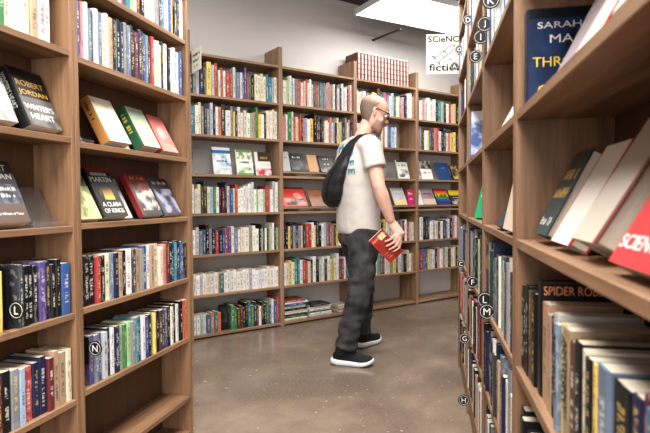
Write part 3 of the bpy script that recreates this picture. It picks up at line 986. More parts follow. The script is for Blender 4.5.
cover_text(o, 0.03, 0.135, 0.188, [('~', .5, .9, .7, .07, M['gold'])])
bm_ = cover_mat('jacket_violet_dark', (48, 44, 58), [], [(.03, 1.1, .05, .7, (52, 48, 62), (140, 140, 160), 3)], 8.0)
o = solid_book('novel', 0.028, 0.135, 0.178, bm_, 'dark violet novel at the far end of the lower display shelf', hard=False)
face_out(LEFT, 1.955, 0.008, LT2[4], o, 0.028, 28)
cover_text(o, 0.028, 0.135, 0.178, [('~', .5, .86, .8, .08, M['silver'])])

# --- back wall display books
def show(run, x, y, z, w, h, t, tilt, jacket, label, lines=(), yaw=0, hard=False, name='display_book'):
    o = solid_book(name, t, w, h, jacket, label, hard=hard)
    face_out(run, x, y, z, o, t, tilt, yaw)
    cover_text(o, t, w, h, lines)
    return o

z3, z4 = BT[2], BT[3]
stand(BACK, 1.50, 0.05, z3, 0.15, 0.2, 'empty clear acrylic stand left of the pale blue display book', 14)
show(BACK, 1.642, 0.05, z3, 0.155, 0.225, 0.015, 12, cover_mat('jk1', (214, 226, 234), [(-.1, 1.1, .78, .9, (60, 110, 150))], [(.03, 1.1, .3, .78, (226, 232, 234), (120, 164, 196), 3), (.03, 1.1, -.1, .24, (232, 230, 226), (200, 196, 196), 5)]),
     'pale blue and white patterned book standing face out beside the empty stand', [('~', .5, .5, .6, .07, M['blackink'])])
show(BACK, 1.845, 0.05, z3, 0.15, 0.215, 0.015, 12, cover_mat('jk2', (236, 234, 226), [(.03, 1.1, .9, 1.1, (110, 150, 90)), (.03, 1.1, -.1, .08, (120, 160, 100))], [(.03, 1.1, .62, .9, (236, 234, 226), (130, 160, 110), 4), (.1, .9, .08, .3, (236, 234, 226), (140, 170, 120), 4)]),
     'white face-out book with green leafy trim', [('~', .5, .5, .6, .08, M['blackink'])])
show(BACK, 2.02, 0.05, z3, 0.145, 0.205, 0.015, 13, cover_mat('jk3', (230, 226, 220), [(.2, 1.1, .6, 1.1, (70, 60, 50))], [(.03, 1.1, -.1, .3, (232, 228, 222), (196, 70, 70), 3)]),
     'white face-out book with dark top panel and red flowers', [('~', .6, .75, .5, .1, M['gold'])])
zl = z3 + 0.04
show(BACK, 2.252, 0.022, zl, 0.086, 0.18, 0.012, 16, cover_mat('jk4', (176, 178, 180)), 'plain pale grey face-out book beside the post', [('~', .5, .7, .5, .06, M['blackink'])])
show(BACK, 2.345, 0.018, zl, 0.15, 0.175, 0.012, 22, cover_mat('jk5', (58, 60, 62), [(.03, 1.1, .6, .9, (40, 40, 42))], [(.1, .9, .1, .6, (64, 66, 68), (110, 112, 112), 3)]), 'charcoal face-out book between grey and kraft covers', [('~', .5, .78, .6, .1, M['silver'])])
show(BACK, 2.53, 0.016, zl, 0.10, 0.165, 0.012, 20, cover_mat('jk6', (190, 146, 100)), 'plain kraft brown face-out book', [])
show(BACK, 2.655, 0.016, zl, 0.16, 0.165, 0.012, 24, cover_mat('jk7', (44, 42, 42), [], [(.03, 1.1, -.1, .3, (50, 48, 48), (140, 140, 136), 4)]), 'black face-out book with a yellow lozenge and grey print', [('~', .5, .82, .4, .1, M['silver']), ('~', .5, .5, .4, .12, M['yellowink'])])
show(BACK, 2.84, 0.016, zl, 0.13, 0.165, 0.012, 24, cover_mat('jk8', (52, 50, 52), [], [(.03, 1.1, .1, .9, (48, 46, 48), (150, 146, 140), 4)]), 'dark patterned face-out book touching the bag of the man', [])
zl = z4 + 0.04
show(BACK, 2.262, 0.014, zl, 0.25, 0.20, 0.008, 32, cover_mat('jk9', (206, 70, 66), [(.0, 1.1, .9, 1.1, (120, 60, 50))], [(.1, .95, .08, .42, (214, 150, 140), (60, 40, 44), 3), (.5, 1.0, .4, .7, (216, 90, 84), (236, 190, 180), 3)]), 'large red magazine lying back on the lower ledge', [('~', .32, .75, .5, .14, M['redink'])], name='magazine')
show(BACK, 2.55, 0.014, zl, 0.20, 0.18, 0.008, 34, cover_mat('jk10', (150, 104, 74), [], [(.03, 1.1, -.1, 1.1, (160, 112, 80), (130, 88, 62), 2)]), 'plain brown covered magazine next to the red one', [], name='magazine')
show(BACK, 2.78, 0.014, zl, 0.2, 0.19, 0.008, 30, cover_mat('jk11', (226, 216, 212), [], [(.03, 1.1, -.1, .6, (228, 216, 212), (190, 100, 90), 3)]), 'white and red magazine beside the bag of the man', [], name='magazine')
stand(BACK, 3.51, 0.05, z3, 0.11, 0.18, 'empty clear acrylic stand right of the shoulder of the man', 14)
show(BACK, 3.625, 0.04, z3, 0.15, 0.20, 0.02, 16, cover_mat('jk12', (222, 220, 214), [(.03, 1.1, .88, 1.1, (50, 50, 50))], [(.1, .95, .08, .5, (226, 224, 218), (90, 92, 94), 3)]), 'white face-out book with a grey drawing, beside the empty stand', [('~', .5, .72, .7, .1, M['blackink'])])
show(BACK, 3.55, 0.014, zl, 0.17, 0.195, 0.012, 26, cover_mat('jk13', (206, 206, 206), [(.03, 1.1, -.1, .3, (224, 200, 150))], [(.2, .9, .3, .7, (210, 210, 212), (180, 184, 190), 2)]), 'pale grey and yellow face-out book by the hand of the man', [('~', .5, .75, .5, .08, M['whiteink'])])
show(BACK, 3.735, 0.014, zl, 0.078, 0.16, 0.012, 10, cover_mat('jk14', (214, 40, 122)), 'bright magenta face-out book against the post', [('~', .5, .75, .7, .14, M['whiteink']), ('~', .5, .4, .6, .1, M['whiteink'])])
show(BACK, 3.862, 0.036, z3, 0.08, 0.19, 0.01, 20, cover_mat('jk15', (170, 166, 164), [], [(.03, 1.1, .1, .9, (196, 190, 186), (140, 70, 66), 3)]), 'grey and red comic at the post of the fourth bookcase', [], name='comic')
show(BACK, 3.945, 0.026, z3, 0.16, 0.21, 0.012, 18, cover_mat('jk16', (232, 228, 224), [], [(.03, 1.1, .55, 1.1, (60, 58, 60), (190, 186, 182), 3)]), 'white book with dark photographs and pink title, face out', [('~', .5, .35, .7, .12, M['pinkink'])])
show(BACK, 4.19, 0.028, z3, 0.2, 0.195, 0.015, 20, cover_mat('jk17', (46, 76, 122), [(.03, 1.1, .48, .52, (60, 92, 138))]), 'plain blue face-out book', [('~', .5, .7, .3, .06, M['silver'])])
show(BACK, 4.425, 0.026, z3, 0.16, 0.18, 0.015, 22, cover_mat('jk18', (60, 54, 46), [], [(.03, 1.1, .05, .95, (66, 58, 46), (200, 170, 110), 3)]), 'dark book with ochre print right of the blue one', [])
show(BACK, 3.862, 0.018, zl, 0.1, 0.18, 0.01, 24, cover_mat('jk19', (224, 222, 218)), 'white face-out book at the post on the lower ledge', [('~', .5, .7, .7, .07, M['blackink'])])
show(BACK, 3.955, 0.014, zl, 0.19, 0.19, 0.012, 26, cover_mat('jk20', (172, 146, 146), [(.03, 1.1, -.1, .36, (214, 190, 172))], [(.1, 1.1, .36, .9, (176, 150, 150), (146, 124, 128), 2)]), 'dusty pink face-out book left of the rainbow cover', [('~', .5, .66, .7, .08, M['blackink'])])
show(BACK, 4.165, 0.014, zl, 0.2, 0.19, 0.012, 27, cover_mat('jk21', (36, 40, 90), [(.03, 1.1, .82, 1.1, (206, 52, 48)), (.03, 1.1, .66, .82, (228, 130, 50)), (.03, 1.1, .5, .66, (234, 206, 62)), (.03, 1.1, .34, .5, (60, 146, 78)), (.03, 1.1, .18, .34, (48, 84, 160)), (.03, 1.1, -.1, .18, (70, 46, 120))]), 'face-out book with rainbow stripes over its cover', [('~', .5, .55, .8, .18, M['blackink'])])
show(BACK, 4.39, 0.014, zl, 0.2, 0.175, 0.012, 28, cover_mat('jk22', (50, 48, 56), [(.03, 1.1, .62, 1.1, (236, 202, 60))], [(.03, 1.1, -.1, .35, (56, 54, 60), (190, 186, 180), 4)]), 'black face-out book with a yellow upper half', [('~', .5, .48, .6, .1, M['whiteink'])])

# tall black book lying open-faced on the floor shelf, and flat piles
o = solid_book('display_book', 0.018, 0.07, 0.2, cover_mat('jk23', (36, 34, 36), [], [(.1, .9, .3, .9, (40, 38, 40), (86, 76, 70), 2)]), 'black book standing face out between pale low set and green books', hard=False)
face_out(BACK, B1[0] + 0.243, 0.05, BT[6], o, 0.018, 12)

def flat_book(name, run, x, y, z, w, d, t, c, label, group, rot=0):
    """lying on its side, spine to the front"""
    o = bpy.data.objects.new(name, SMALL[False])
    COL.objects.link(o)
    o.matrix_world = run.mat(x, y, z) @ Matrix.Rotation(R(rot), 4, 'Z') @ Matrix(((0, 0, 1, 0), (0, 1, 0, 0), (-1, 0, 0, t), (0, 0, 0, 1))) @ Matrix.Diagonal((t, d, w, 1))
    o.color = (*tint(c), 1)
    return tag(o, label, 'book', group)

def pile(x, y, cols, w, d, where):
    z = BT[6] + 0.001
    n = len(cols.split())
    for i, tok in enumerate(cols.split()):
        t = rng.uniform(0.012, 0.022)
        flat_book('flat_book', BACK, x + rng.uniform(0, 0.012), y + rng.uniform(0, 0.02), z, w * rng.uniform(.9, 1), d, t, tok[0],
                  f"{PAL[tok[0]][0]} book lying flat, {ORD[i]} up in the {where}", 'books in the ' + where, 0)
        z += t + 0.0006
pile(B2[0] + 0.01, 0.02, 'w G R w l k w b w r', 0.24, 0.17, 'taller flat pile on the floor board')
pile(B2[0] + 0.275, 0.02, 'l w G w w k', 0.25, 0.17, 'lower flat pile on the floor board')
pile(B2[1] - 0.16, 0.03, 'w l y w', 0.14, 0.16, 'flat pile behind the legs')

# encyclopedia set on top of the third unit
def encyclopedia():
    root = empty('encyclopedia_volume', Matrix.Identity(4))
    t, w, h = 0.041, 0.19, 0.255
    bm = bmesh.new()
    prof = [(0, w), (0, 0.006), (t * .18, 0.001), (t * .5, 0), (t * .82, 0.001), (t, 0.006), (t, w)]
    lo = [bm.verts.new((x, y, 0)) for x, y in prof]
    hi = [bm.verts.new((x, y, h)) for x, y in prof]
    for k in range(len(prof) - 1):
        bm.faces.new((lo[k], lo[k + 1], hi[k + 1], hi[k]))
    bm.faces.new((lo[6], lo[0], hi[0], hi[6]))
    bm.faces.new(lo)
    bm.faces.new(hi)
    j = cover_mat('encyclopedia_binding', (116, 52, 46), [])
    m, tt, b = nt('encyclopedia_spine')
    tc = nd(tt, 'ShaderNodeTexCoord')
    sx = nd(tt, 'ShaderNodeSeparateXYZ')
    tt.links.new(tc.outputs['Generated'], sx.inputs[0])
    st = math_n(tt, 'LESS_THAN', math_n(tt, 'ABSOLUTE', math_n(tt, 'SUBTRACT', sx.outputs[0], 0.5)), 0.24)
    st = math_n(tt, 'MULTIPLY', st, math_n(tt, 'LESS_THAN', sx.outputs[1], 0.05))
    zz = math_n(tt, 'GREATER_THAN', math_n(tt, 'FRACT', math_n(tt, 'MULTIPLY', sx.outputs[2], 5.2)), 0.16)
    colr = mix_n(tt, math_n(tt, 'MULTIPLY', st, zz), lin((98, 44, 42)), lin((206, 176, 164)))
    tt.links.new(colr, b.inputs['Base Color'])
    b.inputs['Roughness'].default_value = 0.4
    to_obj('binding', bm, m, root)
    bm = bmesh.new()
    bm_box(bm, 0.012, 0.03, 0.0102, 0.0108, h - 0.03, h + 0.016)
    to_obj('paper_slip', bm, M['card'], root)
    return root
encp = encyclopedia()
NV = 16
xe0 = B3[0] + 0.03
for i in range(NV):
    if i == 0:
        r_ = encp
    else:
        r_ = encp.copy()
        COL.objects.link(r_)
        for ch in encp.children:
            c = ch.copy()
            COL.objects.link(c)
            c.parent = r_
    r_.matrix_world = BACK.mat(xe0 + i * 0.0418, 0.03, 2.2266)
    tag(r_, f'red and cream striped encyclopedia volume, {ORD[i]} of the row from its left end, on top', 'book', 'encyclopedia volumes on top of the third bookcase')

# --- right bookcase display books
zz_u, zz_m = RT[3], RT[4]
# facing the viewer, standing against the divider
t, w, h = 0.035, 0.15, 0.205
o = solid_book('novel', t, w, h, cover_mat('jacket_blue_night', (28, 40, 68), [(.03, 1.1, .9, 1.1, (18, 22, 34))], [(.03, 1.1, -.1, .9, (26, 42, 76), (38, 58, 98), 2), (.5, .75, .1, .8, (22, 28, 50), (66, 40, 56), 3)], 2.0),
               'dark blue novel with white author lettering, facing out against the divider on the upper shelf')
o.matrix_world = RIGHT.mat(RX[3] + 0.022, 0.17, zz_u + 0.001) @ Matrix.Rotation(PI, 4, 'Z') @ Matrix.Translation((-0, 0, 0)) @ Matrix.Rotation(PI, 4, 'Z') @ Matrix.Translation((0, -0.155, 0))
cover_text(o, t, w, h, [('SARAH J.', .5, .82, .72, .085, M['whiteink']), ('MAAS', .58, .69, .55, .085, M['whiteink']), ('THRONE', .48, .46, .8, .1, M['yellowink']), ('OF', .52, .33, .2, .05, M['whiteink']), ('GLASS', .5, .18, .7, .1, M['yellowink'])])

def lean(s_far, w, y, z, h, t, tilt, jacket, label, hard=True, yaw=0, lines=(), name='hardback'):
    o = solid_book(name, t, w, h, jacket, label, hard=hard)
    face_out(RIGHT, -s_far, y, z, o, t, tilt, yaw)
    cover_text(o, t, w, h, lines)
    return o

lean(1.125, 0.115, 0.022, zz_m, 0.178, 0.042, 27, cover_mat('jacket_teal_gold', (40, 62, 66), [(.03, 1.1, .84, 1.1, (30, 40, 44))]),
     'dark teal hardback with golden lettering, first of the leaning books after the divider', lines=[('~', .5, .72, .8, .12, M['gold']), ('~', .5, .5, .8, .12, M['gold']), ('~', .5, .16, .7, .1, M['silver'])])
lean(0.975, 0.125, 0.022, zz_m, 0.185, 0.03, 29, cover_mat('jacket_white_red', (222, 214, 204), [(-.1, .06, -.1, 1.1, (168, 48, 46)), (.94, 1.1, -.1, 1.1, (160, 50, 48))], None), 'white hardback with a thin red edge, leaning behind the dark teal one')
lean(0.825, 0.115, 0.018, zz_m, 0.2, 0.058, 31, cover_mat('jacket_grey_paper', (186, 176, 164), [(.9, 1.1, -.1, 1.1, (120, 66, 60))]), 'thick greyish hardback with broad page edge, leaning beside the red book')
lean(0.655, 0.135, 0.016, zz_m, 0.2, 0.03, 30, cover_mat('jacket_scarlet', (196, 58, 62), [], [(.2, .9, .3, .8, (204, 70, 72), (120, 34, 40), 3)]), 'red book with white lettering nearest to the viewer on the middle shelf', lines=[('SCIENCE', .47, .14, .84, .085, M['whiteink'])], hard=False)
lean(0.98, 0.14, 0.022, zz_u, 0.2, 0.02, 27, cover_mat('jacket_mauve', (150, 138, 142), [(.03, 1.1, .6, 1.1, (176, 166, 166))]), 'mauve grey hardback on the upper shelf in front of the dark blue novel')
lean(0.825, 0.14, 0.02, zz_u, 0.21, 0.035, 29, cover_mat('jacket_cream_red', (214, 204, 192), [(-.1, .08, -.1, 1.1, (160, 44, 44)), (.92, 1.1, -.1, 1.1, (170, 60, 54))]), 'cream hardback with red hinge on the upper shelf')
lean(0.665, 0.14, 0.02, zz_u, 0.215, 0.04, 30, cover_mat('jacket_ivory', (218, 212, 202)), 'ivory hardback nearest to the viewer on the upper shelf')
# second unit
lean(1.56, 0.17, 0.016, zz_u, 0.19, 0.03, 28, cover_mat('jacket_plain_white', (226, 220, 210)), 'white hardback leaning on the upper display shelf of the second right bookcase')
lean(1.625, 0.14, 0.006, zz_m, 0.18, 0.022, 33, cover_mat('jacket_ink_blue', (34, 38, 56)), 'ink blue hardback leaning over the pale block of pages')
lean(1.44, 0.16, 0.004, zz_m, 0.13, 0.05, 12, cover_mat('jacket_stone', (206, 192, 172)), 'short thick stone coloured paperback on the middle shelf, second bookcase', hard=False)
# third unit
lean(2.62, 0.15, 0.008, zz_u, 0.235, 0.02, 5, cover_mat('jacket_sky', (62, 92, 150), [(.03, 1.1, .8, 1.1, (214, 220, 230))], [(.03, 1.1, .1, .8, (60, 84, 140), (196, 206, 222), 3)]), 'blue and white illustrated hardback on the upper shelf of the third right bookcase', yaw=76)
lean(2.34, 0.15, 0.004, zz_m, 0.19, 0.022, 18, cover_mat('jacket_emerald', (34, 146, 100), [(.1, .9, .5, .7, (200, 220, 200))]), 'emerald green hardback on the middle shelf of the third right bookcase', yaw=42)
lean(2.06, 0.07, 0.02, zz_m, 0.15, 0.02, 26, cover_mat('jacket_taupe', (140, 118, 104)), 'small taupe book beside the emerald hardback', hard=False)
lean(3.32, 0.15, 0.024, zz_u, 0.2, 0.02, 5, cover_mat('jacket_umber', (60, 46, 38), [], [(.1, .9, .1, .9, (64, 48, 40), (190, 160, 110), 3)]), 'dark ochre hardback on the upper shelf of the farthest right bookcase', yaw=72)

# tall black hardback in the near row: author name at the head of its front cover
t, w, h = 0.035, 0.17, 0.215
o = solid_book('hardback', t, w, h, cover_mat('jacket_spider', (22, 20, 22), [(.03, 1.1, .98, 1.1, (60, 40, 34))]), 'tall black hardback with orange author lettering above its neighbours in the near row')
o.matrix_world = RIGHT.mat(RB[3][0] + 0.1505, 0.016, RT[5] + 0.0008)
cover_text(o, t, w, h, [('SPIDER ROBINSON', .46, .925, .86, .075, M['orangeink'])])

# ------------------------------------------------------------------ shelf letter tags
def letter_tag(run, x, z, letter, label, y=-0.03, yaw=0, plate=True, h=0.17):
    """black divider card between the books with a round lettered disc standing proud of the shelf"""
    mx = run.mat(x, y, z) @ Matrix.Rotation(PI / 2 * (-1 if run is RIGHT else 1) * 0 + R(yaw), 4, 'Z')
    root = empty('letter_tag', mx)
    tag(root, label, 'shelf tag', 'round letter tags on the shelf edges')
    # disc faces along the aisle toward the viewer: left run -x, right run +x
    sgn = 1 if run is RIGHT else -1
    rot = Matrix.Rotation(sgn * PI / 2, 4, 'Y')
    def disc(name, r, d, x_, m):
        bm = bmesh.new()
        bmesh.ops.create_cone(bm, cap_ends=True, segments=28, radius1=r, radius2=r, depth=d, matrix=Matrix.Translation((x_ * sgn, 0, 0)) @ rot)
        return to_obj(name, bm, m, root)
    disc('disc', 0.025, 0.003, 0, M['black'])
    bm = bmesh.new()
    pts = [(0.0018 * sgn, 0.0205 * math.cos(a), 0.0205 * math.sin(a)) for a in [2 * PI * k / 28 for k in range(29)]]
    tube_bm(bm, pts, 0.0007, 5, cap=False)
    to_obj('ring', bm, M['whiteink'], root)
    lettering(letter, root, (0.0016 * sgn, 0, 0), (0, sgn, 0), (0, 0, 1), height=0.022, mat=M['whiteink'])
    if plate:
        box_obj('divider_card', (-0.001, 0.001, 0.026, 0.12, -0.055, -0.055 + h), M['black'], root, bev=0)
    return root

LT = lambda s, z, l, d, y=-0.012: letter_tag(RIGHT, -s, z, l, d, y, plate=False)
LT(2.56, 1.925, 'D', 'round black tag lettered D high in the right row', -0.006)
LT(1.60, 1.66, 'K', 'round black tag lettered K, largest and highest of the right tags', -0.01)
LT(1.77, 1.647, 'J', 'round black tag lettered J just below the K tag', -0.01)
LT(1.90, 1.645, 'I', 'round black tag lettered I below the J tag', -0.01)
LT(2.10, 1.632, 'E', 'round black tag lettered E, lowest of the high right tags', -0.01)
LT(3.28, 1.99, 'O', 'round black tag lettered O beside the science fiction sign', -0.006)
LT(3.42, 1.925, 'A', 'round black tag lettered A over the foot of the science fiction sign', -0.028)
LT(2.98, 0.722, 'C', 'round black tag lettered C at the far end of the right row', -0.012)
LT(2.24, 0.735, 'F', 'round black tag lettered F beside tall grey books', -0.008)
LT(1.76, 0.753, 'L', 'round black tag lettered L directly above the M tag', -0.008)
LT(1.70, 0.726, 'M', 'round black tag lettered M under the right L tag', -0.008)
LT(2.46, 0.44, 'G', 'round black tag lettered G beside dark red books', -0.026)
LT(2.42, 0.167, 'H', 'round black tag lettered H lowest, close to the floor', -0.032)
letter_tag(LEFT, 1.172, LT1[5] + 0.056, 'L', 'round black tag lettered L at the left edge of the photo', -0.004)
letter_tag(LEFT, 1.478, LT2[6] + 0.13, 'N', 'round black tag lettered N on a black divider card', -0.012, h=0.09)

# ------------------------------------------------------------------ hanging sign, small sign, ceiling light
def hand_sign():
    # faces down the aisle, hung from the ceiling at the far end of the right row
    p = Q @ Vector((0.714, 3.66, 1.08))
    root = empty('hanging_sign', Matrix.Translation(p) @ Matrix.Rotation(-TURN - R(2), 4, 'Z'))
    tag(root, 'white hand-lettered science fiction sign with a line drawing, hung at the far right', 'sign')
    W, z0, z1 = 0.272, 0.878, 1.152
    bm = bmesh.new()
    bm_box(bm, 0, W, 0, 0.003, z0, z1)
    to_obj('board', bm, M['card'], root)
    lettering('SCieNCe', root, (0.012, -0.001, z1 - 0.055), (1, 0, 0), (0, 0, 1), width=0.245, height=0.042, mat=M['blackink'], bold=0.02, center=False)
    lettering('fiction', root, (0.018, -0.001, z0 + 0.02), (1, 0, 0), (0, 0, 1), width=0.232, height=0.05, mat=M['blackink'], bold=0.02, center=False)
    # rocket sketched in pen: hull, fins, exhaust, stars
    bm = bmesh.new()
    cx, cz = 0.125, (z0 + z1) / 2
    def line(a, b, r=0.0022):
        tube_bm(bm, [(cx + a[0], -0.001, cz + a[1]), (cx + b[0], -0.001, cz + b[1])], r, 4)
    for a, b in [((-.07, -.03), (.03, .05)), ((-.045, -.06), (.055, .02)), ((.03, .05), (.075, .06)), ((.055, .02), (.075, .06)), ((-.07, -.03), (-.045, -.06)), ((-.06, -.022), (-.085, -.012)),
                 ((-.085, -.012), (-.07, -.03)), ((-.035, -.05), (-.03, -.075)), ((-.03, -.075), (-.045, -.06)), ((-.02, 0), (.0, -.025)), ((.0, .02), (.02, -.005)), ((-.01, .012), (.015, .018)),
                 ((.02, -.03), (.05, -.055)), ((.035, -.028), (.055, -.045)), ((.1, .03), (.115, .04)), ((.08, -.01), (.12, .0))]:
        line(a, b)
    to_obj('rocket_drawing', bm, M['blackink'], root)
    for x in (0.04, W - 0.04):
        bm = bmesh.new()
        tube_bm(bm, [(x, 0.0015, z1 - 0.004), (x, 0.0015, CEIL - 1.081)], 0.0008, 4)
        to_obj('hanging_wire', bm, M['chrome'], root)
hand_sign()

root = empty('shelf_sign', BACK.mat(1.45, -0.19, 2.055))
tag(root, 'small white lettered card sticking out from the top of the leftmost back bookcase', 'sign')
bm = bmesh.new()
bm_box(bm, 0, 0.003, 0, 0.19, 0, 0.165)
to_obj('card', bm, M['card'], root)
for i in range(3):
    marks(root, (-0.0004, 0.095, 0.125 - i * 0.042), (0, -1, 0), (0, 0, 1), (0.14, 0.13, 0.07)[i], 0.022, M['blackink'], 'lettering')

def ceiling_light():
    base = Q @ Vector((0.281, 4.79, 2.77))
    root = empty('ceiling_light', Matrix.Translation(base) @ Q @ Matrix.Rotation(R(90 - 60.5), 4, 'Z'))
    tag(root, 'bright rectangular white ceiling light panel hanging before the grey wall', 'ceiling light')
    L, W = 1.24, 0.6
    m, t, b = nt('light_diffuser')
    b.inputs['Base Color'].default_value = (1, 1, 1, 1)
    b.inputs['Emission Color'].default_value = (1.0, 0.985, 0.96, 1)
    b.inputs['Emission Strength'].default_value = 5.0
    bm = bmesh.new()
    bm_box(bm, 0.008, L - 0.008, -W + 0.008, -0.008, 0.0, 0.004)
    to_obj('diffuser', bm, m, root)
    bm = bmesh.new()
    for d in ((0, L, -0.008, 0, -0.004, 0.05), (0, L, -W, -W + 0.008, -0.004, 0.05), (0, 0.008, -W + 0.008, -0.008, -0.004, 0.05), (L - 0.008, L, -W + 0.008, -0.008, -0.004, 0.05)):
        bm_box(bm, *d)
    to_obj('frame', bm, plain('white_metal', (206, 204, 202), 0.5), root)
    box_obj('housing', (0.009, L - 0.009, -W + 0.009, -0.009, 0.03, 0.05), M['chrome'], root, bev=0)
    for x in (0.2, L - 0.2):
        bm = bmesh.new()
        tube_bm(bm, [(x, -W / 2, 0.05), (x, -W / 2, CEIL - 2.7705)], 0.004, 6)
        to_obj('hanger', bm, M['chrome'], root)
    return root
ceiling_light()
root = empty('wall_bracket', Matrix.Translation(BACK.at(3.47, -0.155, 2.715)))
tag(root, 'thin dark metal rod reaching from the grey wall toward the light', 'rod')
box_obj('rod', (-0.008, 0.008, 0, 0.41, -0.008, 0.008), M['chrome'], root)
box_obj('wall_plate', (-0.011, 0.011, 0.41, 0.4165, -0.011, 0.011), M['chrome'], root)

# ------------------------------------------------------------------ the man
def build_man():
    base = Vector((0.21, 3.55, 0.0))
    root = empty('person', Q @ Matrix.Translation(base))
    tag(root, 'standing man in pale t-shirt and grey jeans, looking down with a red book in hand', 'person')
    V = lambda x, y, z: Vector((x, y, z)) - base

    def yaw_axes(a):
        a = R(a)
        return Vector((math.sin(a), math.cos(a), 0)), Vector((math.cos(a), -math.sin(a), 0))     # forward, his right

    def ring(c, lat, dep, yaw, n=28, back=1.0):
        f, r = yaw_axes(yaw)
        out = []
        for k in range(n):
            an = 2 * PI * k / n
            ca, sa = math.cos(an), math.sin(an)
            e = 0.85
            px = math.copysign(abs(ca) ** e, ca) * lat
            py = math.copysign(abs(sa) ** e, sa) * dep * (back if sa < 0 else 1)
            out.append(c + r * px + f * py)
        return out

    # --- t-shirt
    bm = bmesh.new()
    T = [(.858, .228, 3.552, .186, .134, 68), (.90, .227, 3.552, .184, .136, 68), (.97, .226, 3.55, .180, .136, 67), (1.05, .224, 3.55, .178, .134, 66), (1.13, .222, 3.55, .180, .132, 65),
         (1.21, .221, 3.55, .188, .132, 63), (1.29, .222, 3.552, .197, .130, 61), (1.36, .226, 3.555, .204, .124, 60), (1.42, .231, 3.56, .20, .110, 60), (1.46, .236, 3.56, .165, .094, 60), (1.49, .243, 3.56, .115, .08, 62), (1.515, .25, 3.56, .076, .068, 66)]
    loft_bm(bm, [ring(V(x, y, z), a, b, yw) for z, x, y, a, b, yw in T])
    sR, eR, wR = (.30, 3.39, 1.435), (.346, 3.33, 1.165), (.4265, 3.345, .94)
    sL, eL, wL = (.155, 3.725, 1.435), (.21, 3.82, 1.165), (.30, 3.835, .93)
    def mid(a, b, k):
        return tuple(a[i] + (b[i] - a[i]) * k for i in range(3))
    for s, e in ((sR, eR), (sL, eL)):
        inn = mid(s, (.232, 3.56, 1.44), .42)
        tube_bm(bm, [V(*inn), V(*mid(inn, s, .6)), V(*mid(s, e, .05)), V(*mid(s, e, .3)), V(*mid(s, e, .56))], [.075, .078, .078, .073, .074], 16)
    me = fused(bm, 0.011, 4)
    # soft cloth folds
    import mathutils.noise as mn
    for v in me.vertices:
        n_ = v.normal
        k = mn.noise(Vector((v.co.x * 9, v.co.y * 9, v.co.z * 5 + v.co.x * 6))) * 0.006 + mn.noise(v.co * 22) * 0.002
        v.co += n_ * k
    shirt_m = plain('oatmeal_cotton', (190, 184, 178), 0.9, var=0.03, scale=60, bump=0.15)
    shirt = me_obj('t_shirt', me, shirt_m, root, smooth=True)
    shirt['label'] = 'pale oatmeal t-shirt with teal back print'

    # --- jeans
    bm = bmesh.new()
    J = [(.78, .222, 3.55, .155, .118, 70), (.84, .225, 3.55, .172, .124, 69), (.90, .226, 3.55, .168, .122, 68), (.965, .226, 3.55, .160, .118, 67)]
    loft_bm(bm, [ring(V(x, y, z), a, b, yw) for z, x, y, a, b, yw in J])
    def leg(h, k, a, bend):
        P = [h, mid(h, k, .3), mid(h, k, .65), mid(h, k, .92), mid(k, a, .08), mid(k, a, .35), mid(k, a, .7), mid(k, a, .92), mid(k, a, 1.02)]
        tube_bm(bm, [V(*p) for p in P], [.106, .105, .093, .083, .080, .079, .074, .070, .072], 18)
    hR, kR, aR = (.258, 3.465, .88), (.232, 3.41, .50), (.128, 3.39, .115)
    hL, kL, aL = (.195, 3.635, .88), (.278, 3.745, .50), (.262, 3.82, .115)
    leg(hR, kR, aR, 1)
    leg(hL, kL, aL, 1)
    me = fused(bm, 0.011, 4)
    for v in me.vertices:
        z = v.co.z
        fold = 0.016 if z < 0.34 else (0.013 if 0.4 < z < 0.62 else 0.008)
        k = mn.noise(Vector((v.co.x * 9 + z * 4, v.co.y * 9, z * 24))) * fold + mn.noise(v.co * 25) * 0.003
        v.co += v.normal * k
    m, t, b = nt('grey_denim')
    tc = nd(t, 'ShaderNodeTexCoord')
    n1 = nd(t, 'ShaderNodeTexNoise')
    n1.inputs['Scale'].default_value = 7
    n1.inputs['Detail'].default_value = 6
    t.links.new(tc.outputs['Object'], n1.inputs['Vector'])
    mr = nd(t, 'ShaderNodeMapRange')
    mr.inputs[1].default_value = .38
    mr.inputs[2].default_value = .66
    t.links.new(n1.outputs['Fac'], mr.inputs[0])
    t.links.new(mix_n(t, mr.outputs[0], lin((34, 33, 36)), lin((78, 76, 78))), b.inputs['Base Color'])
    b.inputs['Roughness'].default_value = .85
    jeans = me_obj('jeans', me, m, root, smooth=True)
    jeans['label'] = 'dark grey denim jeans'
    # back pocket and a red edge peeping from it
    f_, r_ = yaw_axes(68)

    # --- body: head, neck, arms and hands as one skin
    bm = bmesh.new()
    H = V(.333, 3.56, 1.668)
    f0, r0 = yaw_axes(80)
    dn = R(20)
    hf = f0 * math.cos(dn) + Vector((0, 0, -1)) * math.sin(dn)
    hu = Vector((0, 0, 1)) * math.cos(dn) + f0 * math.sin(dn)
    hr = r0
    hp = lambda f, r, u: H + hf * f + hr * r + hu * u
    HEAD = [(-.122, .050, .088, .022), (-.112, .015, .094, .038), (-.095, -.02, .094, .050), (-.07, -.048, .092, .060), (-.045, -.066, .091, .066), (-.02, -.082, .090, .070), (.005, -.094, .089, .073), (.03, -.101, .093, .076),
            (.055, -.103, .091, .077), (.08, -.097, .080, .072), (.10, -.082, .062, .060), (.115, -.058, .036, .042), (.122, -.03, .008, .02)]
    def head_ring(u, b0, f1, w, grow=0.0, n=32):
        c, a = (b0 + f1) / 2, (f1 - b0) / 2 + grow
        out = []
        for k in range(n):
            an = 2 * PI * k / n
            ca, sa = math.cos(an), math.sin(an)
            out.append(hp(c + math.copysign(abs(sa) ** .9, sa) * a, math.copysign(abs(ca) ** .9, ca) * (w + grow), u))
        return out
    loft_bm(bm, [head_ring(*q) for q in HEAD])
